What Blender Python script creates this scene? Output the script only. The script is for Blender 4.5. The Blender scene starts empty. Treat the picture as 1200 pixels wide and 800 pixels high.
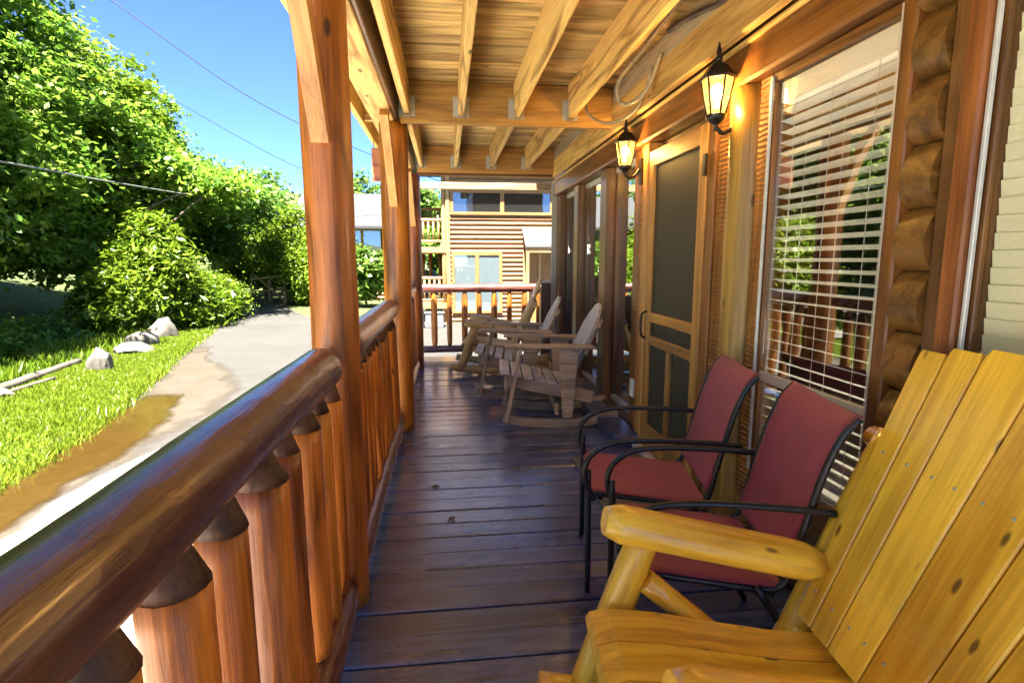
import bpy, bmesh, math, random
import numpy as np
from mathutils import Vector, Matrix
R = math.radians
rnd = random.Random(7)
sc = bpy.context.scene
C = sc.collection

# ---------------------------------------------------------------- camera
cam_d = bpy.data.cameras.new('camera'); cam = bpy.data.objects.new('camera', cam_d); C.objects.link(cam)
cam.location = (0, 0, 1.3)
cam.rotation_euler = (R(90 - 8.40), 0, R(-6.684))
cam_d.sensor_width = 36; cam_d.lens = 19.5; cam_d.clip_start = .05; cam_d.clip_end = 2000
sc.camera = cam
# ---------------------------------------------------------------- light
SUN_EL = 65.0
SUN_H = Vector((-.22, -.975, 0)).normalized()          # horizontal direction towards the sun
w = bpy.data.worlds.new('World'); sc.world = w; w.use_nodes = True
nt = w.node_tree; bg = nt.nodes['Background']
sky = nt.nodes.new('ShaderNodeTexSky'); sky.sky_type = 'NISHITA'; sky.sun_disc = False
sky.sun_elevation = R(SUN_EL); sky.sun_rotation = math.atan2(SUN_H.x, SUN_H.y)
sky.air_density = .62; sky.dust_density = .0; sky.ozone_density = 9.0; sky.altitude = 4000
nt.links.new(sky.outputs[0], bg.inputs[0]); bg.inputs[1].default_value = .05
sd = bpy.data.lights.new('sun', 'SUN'); so = bpy.data.objects.new('sun', sd); C.objects.link(so)
sd.energy = 3.9; sd.angle = R(.5); sd.color = (1, .95, .86)
sdir = Vector((SUN_H.x * math.cos(R(SUN_EL)), SUN_H.y * math.cos(R(SUN_EL)), math.sin(R(SUN_EL))))
so.rotation_euler = sdir.to_track_quat('Z', 'Y').to_euler()
sc.view_settings.view_transform = 'Standard'; sc.view_settings.look = 'None'
sc.view_settings.gamma = 1; sc.view_settings.exposure = 3.7
sc.view_settings.use_curve_mapping = False
G = -.6                                                # height of the yard below the porch floor

# ---------------------------------------------------------------- materials
def new_mat(name):
    m = bpy.data.materials.new(name); m.use_nodes = True
    n = m.node_tree.nodes; l = m.node_tree.links
    return m, n, l, n['Principled BSDF']
def ramp(n, stops):
    r = n.new('ShaderNodeValToRGB'); e = r.color_ramp.elements
    while len(e) < len(stops): e.new(.5)
    for i, (p, c) in enumerate(stops): e[i].position = p; e[i].color = (*c, 1) if len(c) == 3 else c
    return r
def mixc(n, l, fac, a, b, mode='MIX'):
    x = n.new('ShaderNodeMix'); x.data_type = 'RGBA'; x.blend_type = mode; x.clamp_factor = True
    for s, v in ((0, fac), (6, a), (7, b)):
        if hasattr(v, 'is_output'): l.new(v, x.inputs[s])
        elif s == 0: x.inputs[s].default_value = v
        else: x.inputs[s].default_value = (*v, 1)
    return x.outputs[2]
def math_n(n, l, op, a, b=0.0, c=None):
    x = n.new('ShaderNodeMath'); x.operation = op
    for s, v in ((0, a), (1, b), (2, c)):
        if v is None: continue
        if hasattr(v, 'is_output'): l.new(v, x.inputs[s])
        else: x.inputs[s].default_value = v
    return x.outputs[0]
def wood(name, dark, light, rough=.4, coat=0., knots=1., knot_col=None, bump=.25, vary=.22, grain=1., spec=.5,
         wear_sheen=None, wear_sheen_amt=0., rough_var=.15, ring=.35, kscale=1., bdist=.004, hewn=0., streak=.30):
    """Plain wood; the grain runs along the object's own X axis."""
    m, n, l, p = new_mat(name)
    tc = n.new('ShaderNodeTexCoord'); oi = n.new('ShaderNodeObjectInfo')
    off = n.new('ShaderNodeVectorMath'); off.operation = 'MULTIPLY_ADD'
    cb = n.new('ShaderNodeCombineXYZ')
    for i in range(3): l.new(oi.outputs['Random'], cb.inputs[i])
    l.new(cb.outputs[0], off.inputs[0]); off.inputs[1].default_value = (37, 53, 29); l.new(tc.outputs['Object'], off.inputs[2])
    def mp(s):
        q = n.new('ShaderNodeMapping'); q.inputs['Scale'].default_value = s; l.new(off.outputs[0], q.inputs[0]); return q.outputs[0]
    warp = n.new('ShaderNodeTexNoise'); warp.inputs['Scale'].default_value = 2.2; l.new(mp((1, 3, 3)), warp.inputs[0])
    # growth rings
    wv = n.new('ShaderNodeTexNoise'); wv.inputs['Scale'].default_value = 1; wv.inputs['Detail'].default_value = 2
    wv.inputs['Distortion'].default_value = .6; l.new(mp((.55, 6 * grain, 6 * grain)), wv.inputs[0])
    rg = math_n(n, l, 'PINGPONG', math_n(n, l, 'MULTIPLY', wv.outputs[0], 9.0), 1.0)
    fine = n.new('ShaderNodeTexNoise'); fine.inputs['Scale'].default_value = 1; fine.inputs['Detail'].default_value = 5
    l.new(mp((2.0, 55 * grain, 55 * grain)), fine.inputs[0])
    blot = n.new('ShaderNodeTexNoise'); blot.inputs['Scale'].default_value = 1; blot.inputs['Detail'].default_value = 4
    l.new(mp((2.2, 5, 5)), blot.inputs[0])
    g = math_n(n, l, 'MULTIPLY_ADD', rg, ring, math_n(n, l, 'MULTIPLY_ADD', fine.outputs[0], .55, math_n(n, l, 'MULTIPLY', blot.outputs[0], .45)))
    cr = ramp(n, [(.40, dark), (.80, light)]); l.new(g, cr.inputs[0])
    sk = n.new('ShaderNodeTexNoise'); sk.inputs['Scale'].default_value = 1; sk.inputs['Detail'].default_value = 4; sk.inputs['Roughness'].default_value = .6
    l.new(mp((4.5, 130 * grain, 130 * grain)), sk.inputs[0])
    sm = n.new('ShaderNodeMapRange'); sm.inputs[1].default_value = .33; sm.inputs[2].default_value = .62; sm.inputs[3].default_value = 1 - streak; sm.inputs[4].default_value = 1.06
    l.new(sk.outputs[0], sm.inputs[0])
    cm = n.new('ShaderNodeVectorMath'); cm.operation = 'SCALE'; l.new(cr.outputs[0], cm.inputs[0]); l.new(sm.outputs[0], cm.inputs['Scale'])
    col = cm.outputs[0]
    if knots > 0:
        vo = n.new('ShaderNodeTexVoronoi'); vo.inputs['Scale'].default_value = 1
        l.new(mp((4.2 * kscale, 11 * kscale, 11 * kscale)), vo.inputs[0])
        th = n.new('ShaderNodeMapRange'); th.inputs[1].default_value = .085; th.inputs[2].default_value = .15
        th.inputs[3].default_value = 1; th.inputs[4].default_value = 0; l.new(vo.outputs['Distance'], th.inputs[0])
        sel = n.new('ShaderNodeSeparateColor'); l.new(vo.outputs['Color'], sel.inputs[0])
        on = math_n(n, l, 'GREATER_THAN', .42 * knots, sel.outputs[0])
        kf = math_n(n, l, 'MULTIPLY', math_n(n, l, 'MULTIPLY', th.outputs[0], on), .85)
        col = mixc(n, l, kf, col, knot_col or tuple(c * .22 for c in dark))
    if wear_sheen:
        wn = n.new('ShaderNodeTexNoise'); wn.inputs['Scale'].default_value = 1; wn.inputs['Detail'].default_value = 7
        wn.inputs['Roughness'].default_value = .7; l.new(mp((3.5, 9, 9)), wn.inputs[0])
        wm = n.new('ShaderNodeMapRange'); wm.inputs[1].default_value = .5; wm.inputs[2].default_value = .72
        wm.inputs[3].default_value = 0; wm.inputs[4].default_value = wear_sheen_amt; l.new(wn.outputs[0], wm.inputs[0])
        col = mixc(n, l, wm.outputs[0], col, wear_sheen)
    br = n.new('ShaderNodeMapRange'); br.inputs[3].default_value = 1 - vary; br.inputs[4].default_value = 1 + vary
    l.new(oi.outputs['Random'], br.inputs[0])
    hs = n.new('ShaderNodeHueSaturation'); l.new(col, hs.inputs['Color']); l.new(br.outputs[0], hs.inputs['Value'])
    hu = n.new('ShaderNodeMapRange'); hu.inputs[3].default_value = .494; hu.inputs[4].default_value = .506
    l.new(math_n(n, l, 'FRACT', math_n(n, l, 'MULTIPLY', oi.outputs['Random'], 7.31)), hu.inputs[0]); l.new(hu.outputs[0], hs.inputs['Hue'])
    l.new(hs.outputs[0], p.inputs['Base Color'])
    rr = n.new('ShaderNodeMapRange'); rr.inputs[3].default_value = max(.05, rough - rough_var); rr.inputs[4].default_value = rough + rough_var
    l.new(blot.outputs[0], rr.inputs[0]); l.new(rr.outputs[0], p.inputs['Roughness'])
    p.inputs['Specular IOR Level'].default_value = spec
    p.inputs['Coat Weight'].default_value = coat; p.inputs['Coat Roughness'].default_value = .18
    bp = n.new('ShaderNodeBump'); bp.inputs['Strength'].default_value = bump; bp.inputs['Distance'].default_value = bdist
    hgt = math_n(n, l, 'MULTIPLY_ADD', sm.outputs[0], .5, g)
    l.new(hgt, bp.inputs['Height']); l.new(bp.outputs[0], p.inputs['Normal'])
    if hewn:                                             # shallow draw-knife facets
        hv = n.new('ShaderNodeTexVoronoi'); hv.feature = 'F1'; hv.inputs['Scale'].default_value = 1; l.new(mp((9, 30, 30)), hv.inputs[0])
        b2 = n.new('ShaderNodeBump'); b2.inputs['Strength'].default_value = hewn; b2.inputs['Distance'].default_value = .008
        l.new(hv.outputs['Distance'], b2.inputs['Height']); l.new(b2.outputs[0], bp.inputs['Normal'])
    return m
def plain(name, col, rough=.5, metal=0., noise=.15, nscale=20., bump=0., spec=.5, trans=0.):
    m, n, l, p = new_mat(name)
    tc = n.new('ShaderNodeTexCoord'); nz = n.new('ShaderNodeTexNoise'); nz.inputs['Scale'].default_value = nscale
    nz.inputs['Detail'].default_value = 5; l.new(tc.outputs['Object'], nz.inputs[0])
    r = ramp(n, [(.3, tuple(c * (1 - noise) for c in col)), (.7, tuple(min(1, c * (1 + noise)) for c in col))]); l.new(nz.outputs[0], r.inputs[0])
    l.new(r.outputs[0], p.inputs['Base Color']); p.inputs['Roughness'].default_value = rough; p.inputs['Metallic'].default_value = metal
    p.inputs['Specular IOR Level'].default_value = spec
    if bump:
        b = n.new('ShaderNodeBump'); b.inputs['Strength'].default_value = bump; b.inputs['Distance'].default_value = .01
        l.new(nz.outputs[0], b.inputs['Height']); l.new(b.outputs[0], p.inputs['Normal'])
    return m
M = {}
M['log'] = wood('stained_log', (.085, .019, .004), (.42, .125, .012), .42, coat=.08, knots=.7, bump=.45, ring=.5, hewn=.22, streak=.4)
M['rail'] = wood('dark_stained_rail', (.085, .024, .016), (.15, .050, .032), .30, coat=.5, knots=.6, bump=.6, spec=.8, bdist=.005, ring=.3, hewn=.5)
M['baluster'] = wood('baluster_stain', (.13, .030, .005), (.56, .175, .015), .45, coat=.05, knots=.8, bump=.5, ring=.5, hewn=.3, streak=.35)
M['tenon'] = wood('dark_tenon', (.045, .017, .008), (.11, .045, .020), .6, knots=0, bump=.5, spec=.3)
M['brace'] = wood('brace_wood', (.38, .15, .03), (.62, .30, .07), .45, knots=.4)
M['ceil'] = wood('treated_pine', (.20, .09, .016), (.66, .42, .125), .7, knots=.5, bump=.5, ring=.75, grain=.8)
M['ceilboard'] = wood('treated_decking', (.22, .12, .028), (.62, .41, .135), .75, knots=.3, bump=.5, vary=.3)
M['beam'] = wood('beam_wood', (.24, .105, .018), (.46, .24, .05), .6, knots=.8, bump=.3)
M['fascia'] = wood('yellow_plank', (.42, .22, .05), (.70, .44, .13), .6, knots=.5, bump=.3)
M['ledger'] = wood('grey_tan_plank', (.36, .27, .15), (.56, .44, .26), .7, knots=.1)
M['floor'] = wood('floor_stain_sky_sheen', (.013, .018, .046), (.048, .074, .205), 0.30, coat=1., knots=.12, bump=.55, vary=.28,
                  wear_sheen=(.11, .145, .30), wear_sheen_amt=.55, rough_var=.14, spec=.9)  # blue in the stain and scuffs stands in for reflected sky
M['trim'] = wood('cabin_trim', (.085, .030, .005), (.25, .095, .016), .45, knots=.3, coat=.15)
M['trimred'] = wood('red_trim', (.20, .052, .012), (.40, .125, .032), .45, knots=.3, coat=.15)
M['trimdark'] = wood('dark_trim', (.070, .028, .009), (.16, .070, .022), .4, knots=.2, coat=.2)
M['panel'] = wood('wall_log', (.22, .11, .018), (.37, .21, .042), .4, knots=.3, coat=.2)
M['sidelog'] = wood('side_log', (.095, .040, .007), (.24, .108, .018), .5, knots=.4, coat=.1)
M['doorwood'] = wood('door_pine', (.26, .115, .022), (.45, .235, .055), .45, knots=.2)
M['yellow'] = wood('varnished_pine', (.66, .32, .018), (.95, .57, .045), .30, coat=.5, knots=1.5, knot_col=(.09, .028, .006), bump=.12, vary=.10, spec=.5, kscale=1.45, streak=.14)
M['grey'] = wood('weathered_wood', (.20, .14, .085), (.45, .34, .22), .62, knots=.3, bump=.5, vary=.12)
M['greylight'] = wood('weathered_slat_lit', (.30, .27, .25), (.60, .56, .52), .5, knots=.2, bump=.4, vary=.1)  # weathered slats, paler than the frame: sunlit highlights put into the colour
M['tan'] = wood('log_chair_tan', (.33, .20, .075), (.60, .42, .18), .5, knots=.4, vary=.1)
M['siding'] = wood('neighbour_siding', (0.1786, 0.0818, 0.0273), (0.2778, 0.1488, 0.0570), .6, knots=.3, vary=.08)
M['sidingtrim'] = wood('neighbour_trim', (0.2232, 0.0949, 0.0251), (0.3125, 0.1507, 0.0446), .6, knots=.2, vary=.08)
M['nrail'] = wood('neighbour_rail', (0.341, 0.186, 0.0558), (0.4588, 0.2852, 0.1054), .6, knots=.2, vary=.08)
M['fencewood'] = wood('fence_wood', (0.2108, 0.1364, 0.062), (0.3596, 0.2604, 0.1364), .7, knots=.3)
M['bark'] = wood('bark', (.045, .032, .022), (.14, .105, .07), .9, knots=0, bump=1.)
M['deadwood'] = wood('dead_wood', (0.0806, 0.062, 0.0434), (0.1612, 0.1364, 0.1023), .85, knots=.2, bump=.6)
M['black'] = plain('black_metal', (.018, .016, .015), .32, .3, .3, 60)
M['steel'] = plain('galvanised', (.45, .44, .40), .45, .7, .2, 40)
M['alu'] = plain('aluminium', (.62, .60, .56), .4, .3, .1, 20)
M['cream'] = plain('cream_plastic', (.88, .87, .79), .45, 0, .04, 8)
M['creamwarm'] = plain('warm_cream_plastic', (.86, .77, .52), .5, 0, .05, 8)
M['sash'] = plain('cream_sash', (.72, .66, .50), .5, 0, .06, 8)
M['cable'] = plain('cable_jacket', (.30, .25, .15), .5, 0, .2, 30)
M['cabledark'] = plain('cable_dark', (.06, .05, .045), .5, 0, .2, 30)
M['wire'] = plain('wire_jacket', (.20, .21, .19), .6, 0, .1, 5)
M['wirethin'] = plain('thin_wire', (.018, .022, .028), .6, 0, .1, 5)
M['metalroof'] = plain('pale_metal_roof', (0.0923, 0.0892, 0.0865), .5, .0, .06, 3)
M['greyroof'] = plain('grey_shingle', (0.0418, 0.0433, 0.0428), .8, 0, .12, 14)
M['mat'] = plain('door_mat', (.15, .14, .105), .95, 0, .35, 120, .6)
M['rock'] = plain('pale_rock', (0.1178, 0.1023, 0.0837), .9, 0, .3, 5, 1.)
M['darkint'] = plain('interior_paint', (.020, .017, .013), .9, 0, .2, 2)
M['greybox'] = plain('grey_sheet_metal', (.16, .16, .165), .5, .3, .25, 9)
M['white'] = plain('white_trim', (0.4464, 0.434, 0.4092), .5, 0, .06, 6)
M['curtain'] = plain('pale_curtain', (0.2306, 0.2604, 0.2678), .8, 0, .05, 2)

def fabric():
    m, n, l, p = new_mat('red_sling')
    tc = n.new('ShaderNodeTexCoord')
    w1 = n.new('ShaderNodeTexWave'); w1.inputs['Scale'].default_value = 130; w1.bands_direction = 'Y'; l.new(tc.outputs['Object'], w1.inputs[0])
    w2 = n.new('ShaderNodeTexWave'); w2.inputs['Scale'].default_value = 130; w2.bands_direction = 'Z'; l.new(tc.outputs['Object'], w2.inputs[0])
    nz = n.new('ShaderNodeTexNoise'); nz.inputs['Scale'].default_value = 9; nz.inputs['Detail'].default_value = 6; l.new(tc.outputs['Object'], nz.inputs[0])
    r = ramp(n, [(.3, (.20, .017, .038)), (.72, (.31, .034, .066))]); l.new(nz.outputs[0], r.inputs[0])
    c = mixc(n, l, math_n(n, l, 'MULTIPLY', math_n(n, l, 'MULTIPLY', w1.outputs[1], w2.outputs[1]), .3), r.outputs[0], (.38, .06, .09))
    l.new(c, p.inputs['Base Color']); p.inputs['Roughness'].default_value = .55
    p.inputs['Sheen Weight'].default_value = .08
    b = n.new('ShaderNodeBump'); b.inputs['Strength'].default_value = .35; b.inputs['Distance'].default_value = .004
    l.new(math_n(n, l, 'MULTIPLY_ADD', math_n(n, l, 'ADD', w1.outputs[1], w2.outputs[1]), .4, math_n(n, l, 'MULTIPLY', nz.outputs[0], 3.)), b.inputs['Height']); l.new(b.outputs[0], p.inputs['Normal'])
    return m
M['red'] = fabric()

def glass(name, tint, ior=1.6, refl_boost=0.0):
    m, n, l, p = new_mat(name); n.remove(p)
    out = n['Material Output']
    tr = n.new('ShaderNodeBsdfTransparent'); tr.inputs[0].default_value = (*tint, 1)
    gl = n.new('ShaderNodeBsdfGlossy'); gl.inputs['Roughness'].default_value = .012
    tc = n.new('ShaderNodeTexCoord'); nz = n.new('ShaderNodeTexNoise'); nz.inputs['Scale'].default_value = 2.5; l.new(tc.outputs['Object'], nz.inputs[0])
    b = n.new('ShaderNodeBump'); b.inputs['Strength'].default_value = .05; b.inputs['Distance'].default_value = .02
    l.new(nz.outputs[0], b.inputs['Height']); l.new(b.outputs[0], gl.inputs['Normal'])
    fr = n.new('ShaderNodeFresnel'); ge = n.new('ShaderNodeNewGeometry')
    l.new(math_n(n, l, 'MULTIPLY_ADD', ge.outputs['Backfacing'], 1 / ior - ior, ior), fr.inputs[0])
    f2 = math_n(n, l, 'ADD', fr.outputs[0], refl_boost)
    mx = n.new('ShaderNodeMixShader'); l.new(f2, mx.inputs[0]); l.new(tr.outputs[0], mx.inputs[1]); l.new(gl.outputs[0], mx.inputs[2])
    l.new(mx.outputs[0], out.inputs[0])
    return m
M['glass'] = glass('window_glass', (.96, .975, .96), 1.6, .19)
M['plainglass'] = glass('plain_window_glass', (.97, .98, .97), 1.3, 0.)
M['glassfar'] = glass('reflective_window_glass', (.80, .84, .82), 1.8, .48)
M['farglass'] = glass('far_window_glass', (.92, .95, .95), 1.6, .08)

def lampglass():
    m, n, l, p = new_mat('lantern_glass'); n.remove(p); out = n['Material Output']
    tr = n.new('ShaderNodeBsdfTransparent'); tr.inputs[0].default_value = (1, .82, .50, 1)
    tl = n.new('ShaderNodeBsdfTranslucent'); tl.inputs[0].default_value = (.90, .58, .20, 1)
    mx = n.new('ShaderNodeMixShader'); mx.inputs[0].default_value = .12
    l.new(tr.outputs[0], mx.inputs[1]); l.new(tl.outputs[0], mx.inputs[2]); l.new(mx.outputs[0], out.inputs[0])
    return m
M['lampglass'] = lampglass()
def bulb():
    m, n, l, p = new_mat('lit_bulb'); p.inputs['Emission Color'].default_value = (1, .72, .32, 1); p.inputs['Emission Strength'].default_value = 3.0
    return m
M['bulb'] = bulb()
M['shade'] = bulb(); M['shade'].name = 'lit_shade'; M['shade'].node_tree.nodes['Principled BSDF'].inputs['Emission Strength'].default_value = .25
def screen():
    m, n, l, p = new_mat('insect_screen'); out = n['Material Output']
    p.inputs['Base Color'].default_value = (.060, .056, .040, 1); p.inputs['Roughness'].default_value = .6
    tc = n.new('ShaderNodeTexCoord'); nz = n.new('ShaderNodeTexNoise'); nz.inputs['Scale'].default_value = 3; l.new(tc.outputs['Object'], nz.inputs[0])
    tr = n.new('ShaderNodeBsdfTransparent'); mx = n.new('ShaderNodeMixShader'); mx.inputs[0].default_value = .3
    l.new(p.outputs[0], mx.inputs[1]); l.new(tr.outputs[0], mx.inputs[2]); l.new(mx.outputs[0], out.inputs[0])
    return m
M['screen'] = screen()
def ridged():
    m = wood('ridged_trim', (.24, .085, .018), (.44, .19, .045), .55, knots=0)
    n = m.node_tree.nodes; l = m.node_tree.links; p = n['Principled BSDF']
    tc = n.new('ShaderNodeTexCoord'); wv = n.new('ShaderNodeTexWave'); wv.bands_direction = 'X'; wv.inputs['Scale'].default_value = 14
    wv.inputs['Distortion'].default_value = 3.5; wv.inputs['Detail'].default_value = 3; l.new(tc.outputs['Object'], wv.inputs[0])
    b = n.new('ShaderNodeBump'); b.inputs['Strength'].default_value = 1.; b.inputs['Distance'].default_value = .008
    l.new(wv.outputs[1], b.inputs['Height']); l.new(b.outputs[0], p.inputs['Normal'])
    return m
M['ridged'] = ridged()

def leaf_mat(name, cols, transl=.35):
    m, n, l, p = new_mat(name); out = n['Material Output']
    g = n.new('ShaderNodeNewGeometry')
    tc = n.new('ShaderNodeTexCoord'); nz = n.new('ShaderNodeTexNoise'); nz.inputs['Scale'].default_value = .55; nz.inputs['Detail'].default_value = 3
    l.new(tc.outputs['Object'], nz.inputs[0])
    f = math_n(n, l, 'MULTIPLY_ADD', g.outputs['Random Per Island'], .6, math_n(n, l, 'MULTIPLY', nz.outputs[0], .5))
    r = ramp(n, [(.1 + .8 * i / (len(cols) - 1), c) for i, c in enumerate(cols)]); l.new(f, r.inputs[0])
    l.new(r.outputs[0], p.inputs['Base Color']); p.inputs['Roughness'].default_value = .36; p.inputs['Specular IOR Level'].default_value = .4
    t = n.new('ShaderNodeBsdfTranslucent'); l.new(r.outputs[0], t.inputs[0])
    mx = n.new('ShaderNodeMixShader'); mx.inputs[0].default_value = transl
    l.new(p.outputs[0], mx.inputs[1]); l.new(t.outputs[0], mx.inputs[2]); l.new(mx.outputs[0], out.inputs[0])
    return m
M['leaf'] = leaf_mat('tree_leaves', [(0.042, 0.116, 0.011), (0.112, 0.233, 0.020), (0.204, 0.325, 0.032), (0.307, 0.409, 0.065)], .6)
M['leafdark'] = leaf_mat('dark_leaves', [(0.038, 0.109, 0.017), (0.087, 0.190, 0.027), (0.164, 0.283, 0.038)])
M['leaflight'] = leaf_mat('light_leaves', [(0.061, 0.130, 0.008), (0.130, 0.211, 0.011), (0.198, 0.273, 0.020)], .48)
M['leafbg'] = leaf_mat('far_leaves', [(0.052, 0.120, 0.017), (0.102, 0.189, 0.025), (0.162, 0.248, 0.038)])
M['grass'] = leaf_mat('grass_blades', [(0.0868, 0.1426, 0.0074), (0.1488, 0.2108, 0.0112), (0.2108, 0.2604, 0.0248)], .4)

def ground_mat(name, cols, scale, rough=.95, bump=.5):
    m, n, l, p = new_mat(name)
    tc = n.new('ShaderNodeTexCoord'); nz = n.new('ShaderNodeTexNoise'); nz.inputs['Scale'].default_value = scale; nz.inputs['Detail'].default_value = 9
    nz.inputs['Roughness'].default_value = .65; l.new(tc.outputs['Object'], nz.inputs[0])
    n2 = n.new('ShaderNodeTexNoise'); n2.inputs['Scale'].default_value = scale * 14; n2.inputs['Detail'].default_value = 4; l.new(tc.outputs['Object'], n2.inputs[0])
    f = math_n(n, l, 'MULTIPLY_ADD', n2.outputs[0], .35, math_n(n, l, 'MULTIPLY', nz.outputs[0], .65))
    r = ramp(n, [(.32 + .36 * i / (len(cols) - 1), c) for i, c in enumerate(cols)]); l.new(f, r.inputs[0])
    l.new(r.outputs[0], p.inputs['Base Color']); p.inputs['Roughness'].default_value = rough
    b = n.new('ShaderNodeBump'); b.inputs['Strength'].default_value = bump; b.inputs['Distance'].default_value = .02
    l.new(f, b.inputs['Height']); l.new(b.outputs[0], p.inputs['Normal'])
    return m, n, l, p
M['ground'] = ground_mat('leafy_ground', [(.03, .035, .012), (.06, .08, .02), (.10, .12, .03)], .8)[0]
M['turf'] = ground_mat('turf_soil', [(0.0372, 0.062, 0.0093), (0.062, 0.0992, 0.0124), (0.0868, 0.1178, 0.0186)], 1.5)[0]
M['road'] = ground_mat('pale_road', [(.036, .033, .028), (.046, .042, .036), (.058, .053, .045)], .5, .85, .25)[0]
M['apron'] = ground_mat('pale_concrete', [(.42, .395, .36), (.49, .465, .42), (.55, .52, .475)], .6, .85, .25)[0]
M['dirt'] = ground_mat('tan_dirt', [(0.0372, 0.0273, 0.0161), (0.0527, 0.0397, 0.0248), (0.0713, 0.0558, 0.0372)], 1.2)[0]
def soft_edge(m, w0, ns, amp=.35):
    n = m.node_tree.nodes; l = m.node_tree.links; out = n['Material Output']; p = n['Principled BSDF']
    u = n.new('ShaderNodeUVMap'); sp = n.new('ShaderNodeSeparateXYZ'); l.new(u.outputs[0], sp.inputs[0])
    tri = lambda o: math_n(n, l, 'MINIMUM', o, math_n(n, l, 'SUBTRACT', 1., o))
    d = math_n(n, l, 'MINIMUM', math_n(n, l, 'MULTIPLY', tri(sp.outputs[0]), 2.), tri(sp.outputs[1]))
    tc = n.new('ShaderNodeTexCoord'); nz = n.new('ShaderNodeTexNoise'); nz.inputs['Scale'].default_value = ns; nz.inputs['Detail'].default_value = 7; nz.inputs['Roughness'].default_value = .62
    l.new(tc.outputs['Object'], nz.inputs[0])
    e = math_n(n, l, 'ADD', d, math_n(n, l, 'MULTIPLY', math_n(n, l, 'SUBTRACT', nz.outputs[0], .5), amp))
    mr = n.new('ShaderNodeMapRange'); mr.inputs[1].default_value = w0 * .4; mr.inputs[2].default_value = w0 * 1.6; l.new(e, mr.inputs[0])
    tr = n.new('ShaderNodeBsdfTransparent'); mx = n.new('ShaderNodeMixShader'); l.new(mr.outputs[0], mx.inputs[0])
    l.new(tr.outputs[0], mx.inputs[1]); l.new(p.outputs[0], mx.inputs[2]); l.new(mx.outputs[0], out.inputs[0])
soft_edge(M['dirt'], .16, 1.6, .5); soft_edge(M['apron'], .05, 1.1, .12)
def puddle():
    m, n, l, p = ground_mat('muddy_puddle', [(0.0372, 0.0205, 0.0043), (0.0465, 0.026, 0.0062), (0.0589, 0.0347, 0.0093)], .7, .12, .02)
    p.inputs['Specular IOR Level'].default_value = .4
    return m
M['puddle'] = puddle(); soft_edge(M['puddle'], .12, 1.3, .45)

# ---------------------------------------------------------------- builders
W = {}                                                   # world matrix of every object, for parenting
def link(name, me, mat=None, parent=None, mw=None):
    if mat is not None and me is not None and not me.materials: me.materials.append(mat)
    o = bpy.data.objects.new(name, me); C.objects.link(o)
    mw = mw if mw is not None else Matrix.Identity(4)
    W[o.name] = mw
    if parent is not None:
        o.parent = parent; o.matrix_parent_inverse = Matrix.Identity(4)
        o.matrix_basis = W[parent.name].inverted() @ mw
    else: o.matrix_basis = mw
    return o
def thing(name, label, cat, loc=(0, 0, 0), group=None):
    o = link(name, None, None, None, Matrix.Translation(Vector(loc)))
    o['label'] = label; o['category'] = cat
    if group: o['group'] = group
    return o
def tag(o, label, cat, group=None):
    o['label'] = label; o['category'] = cat
    if group: o['group'] = group
    return o
def struct(o, kind='structure'): o['kind'] = kind; return o
def frame(p0, p1, up=(0, 0, 1)):
    p0, p1 = Vector(p0), Vector(p1); x = (p1 - p0).normalized(); up = Vector(up)
    y = up.cross(x)
    if y.length < 1e-4: y = Vector((0, 1, 0)).cross(x)
    y.normalize(); z = x.cross(y)
    m = Matrix((x, y, z)).transposed().to_4x4(); m.translation = (p0 + p1) / 2
    return m, (p1 - p0).length
_cache = {}
def box_mesh(L, w_, t, bev=.004):
    k = (round(L, 4), round(w_, 4), round(t, 4), bev)
    if k in _cache: return _cache[k]
    bm = bmesh.new(); bmesh.ops.create_cube(bm, size=1)
    for v in bm.verts: v.co = (v.co.x * L, v.co.y * w_, v.co.z * t)
    if bev: bmesh.ops.bevel(bm, geom=list(bm.edges), offset=min(bev, .3 * min(L, w_, t)), segments=1, affect='EDGES')
    me = bpy.data.meshes.new('board'); bm.to_mesh(me); bm.free(); _cache[k] = me
    return me
def plank(name, p0, p1, width, thick, mat, parent=None, up=(0, 0, 1), bev=.004, jit=0.):
    """A board from p0 to p1 (grain along it); width lies across, thickness along `up`."""
    m, L = frame(p0, p1, up)
    if jit: m = m @ Matrix.Translation((0, rnd.uniform(-jit, jit) * .4, rnd.uniform(-jit, jit) * .5)) @ Matrix.Rotation(rnd.uniform(-jit, jit), 4, 'X')
    me = box_mesh(L, width, thick, bev)
    if me.materials and me.materials[0] is not mat:
        k = (me.name, mat.name)
        if k not in _cache: c = me.copy(); c.materials.clear(); c.materials.append(mat); _cache[k] = c
        me = _cache[k]
    return link(name, me, mat, parent, m)
def bx(name, lo, hi, mat, parent=None, bev=.003, axis='X'):
    """Axis-aligned block between two corners; grain along `axis`."""
    lo, hi = Vector(lo), Vector(hi); c = (lo + hi) / 2; s = hi - lo
    if axis == 'X': return plank(name, (lo.x, c.y, c.z), (hi.x, c.y, c.z), s.y, s.z, mat, parent, (0, 0, 1), bev)
    if axis == 'Y': return plank(name, (c.x, lo.y, c.z), (c.x, hi.y, c.z), s.x, s.z, mat, parent, (0, 0, 1), bev)
    return plank(name, (c.x, c.y, lo.z), (c.x, c.y, hi.z), s.y, s.x, mat, parent, (-1, 0, 0), bev)
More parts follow.
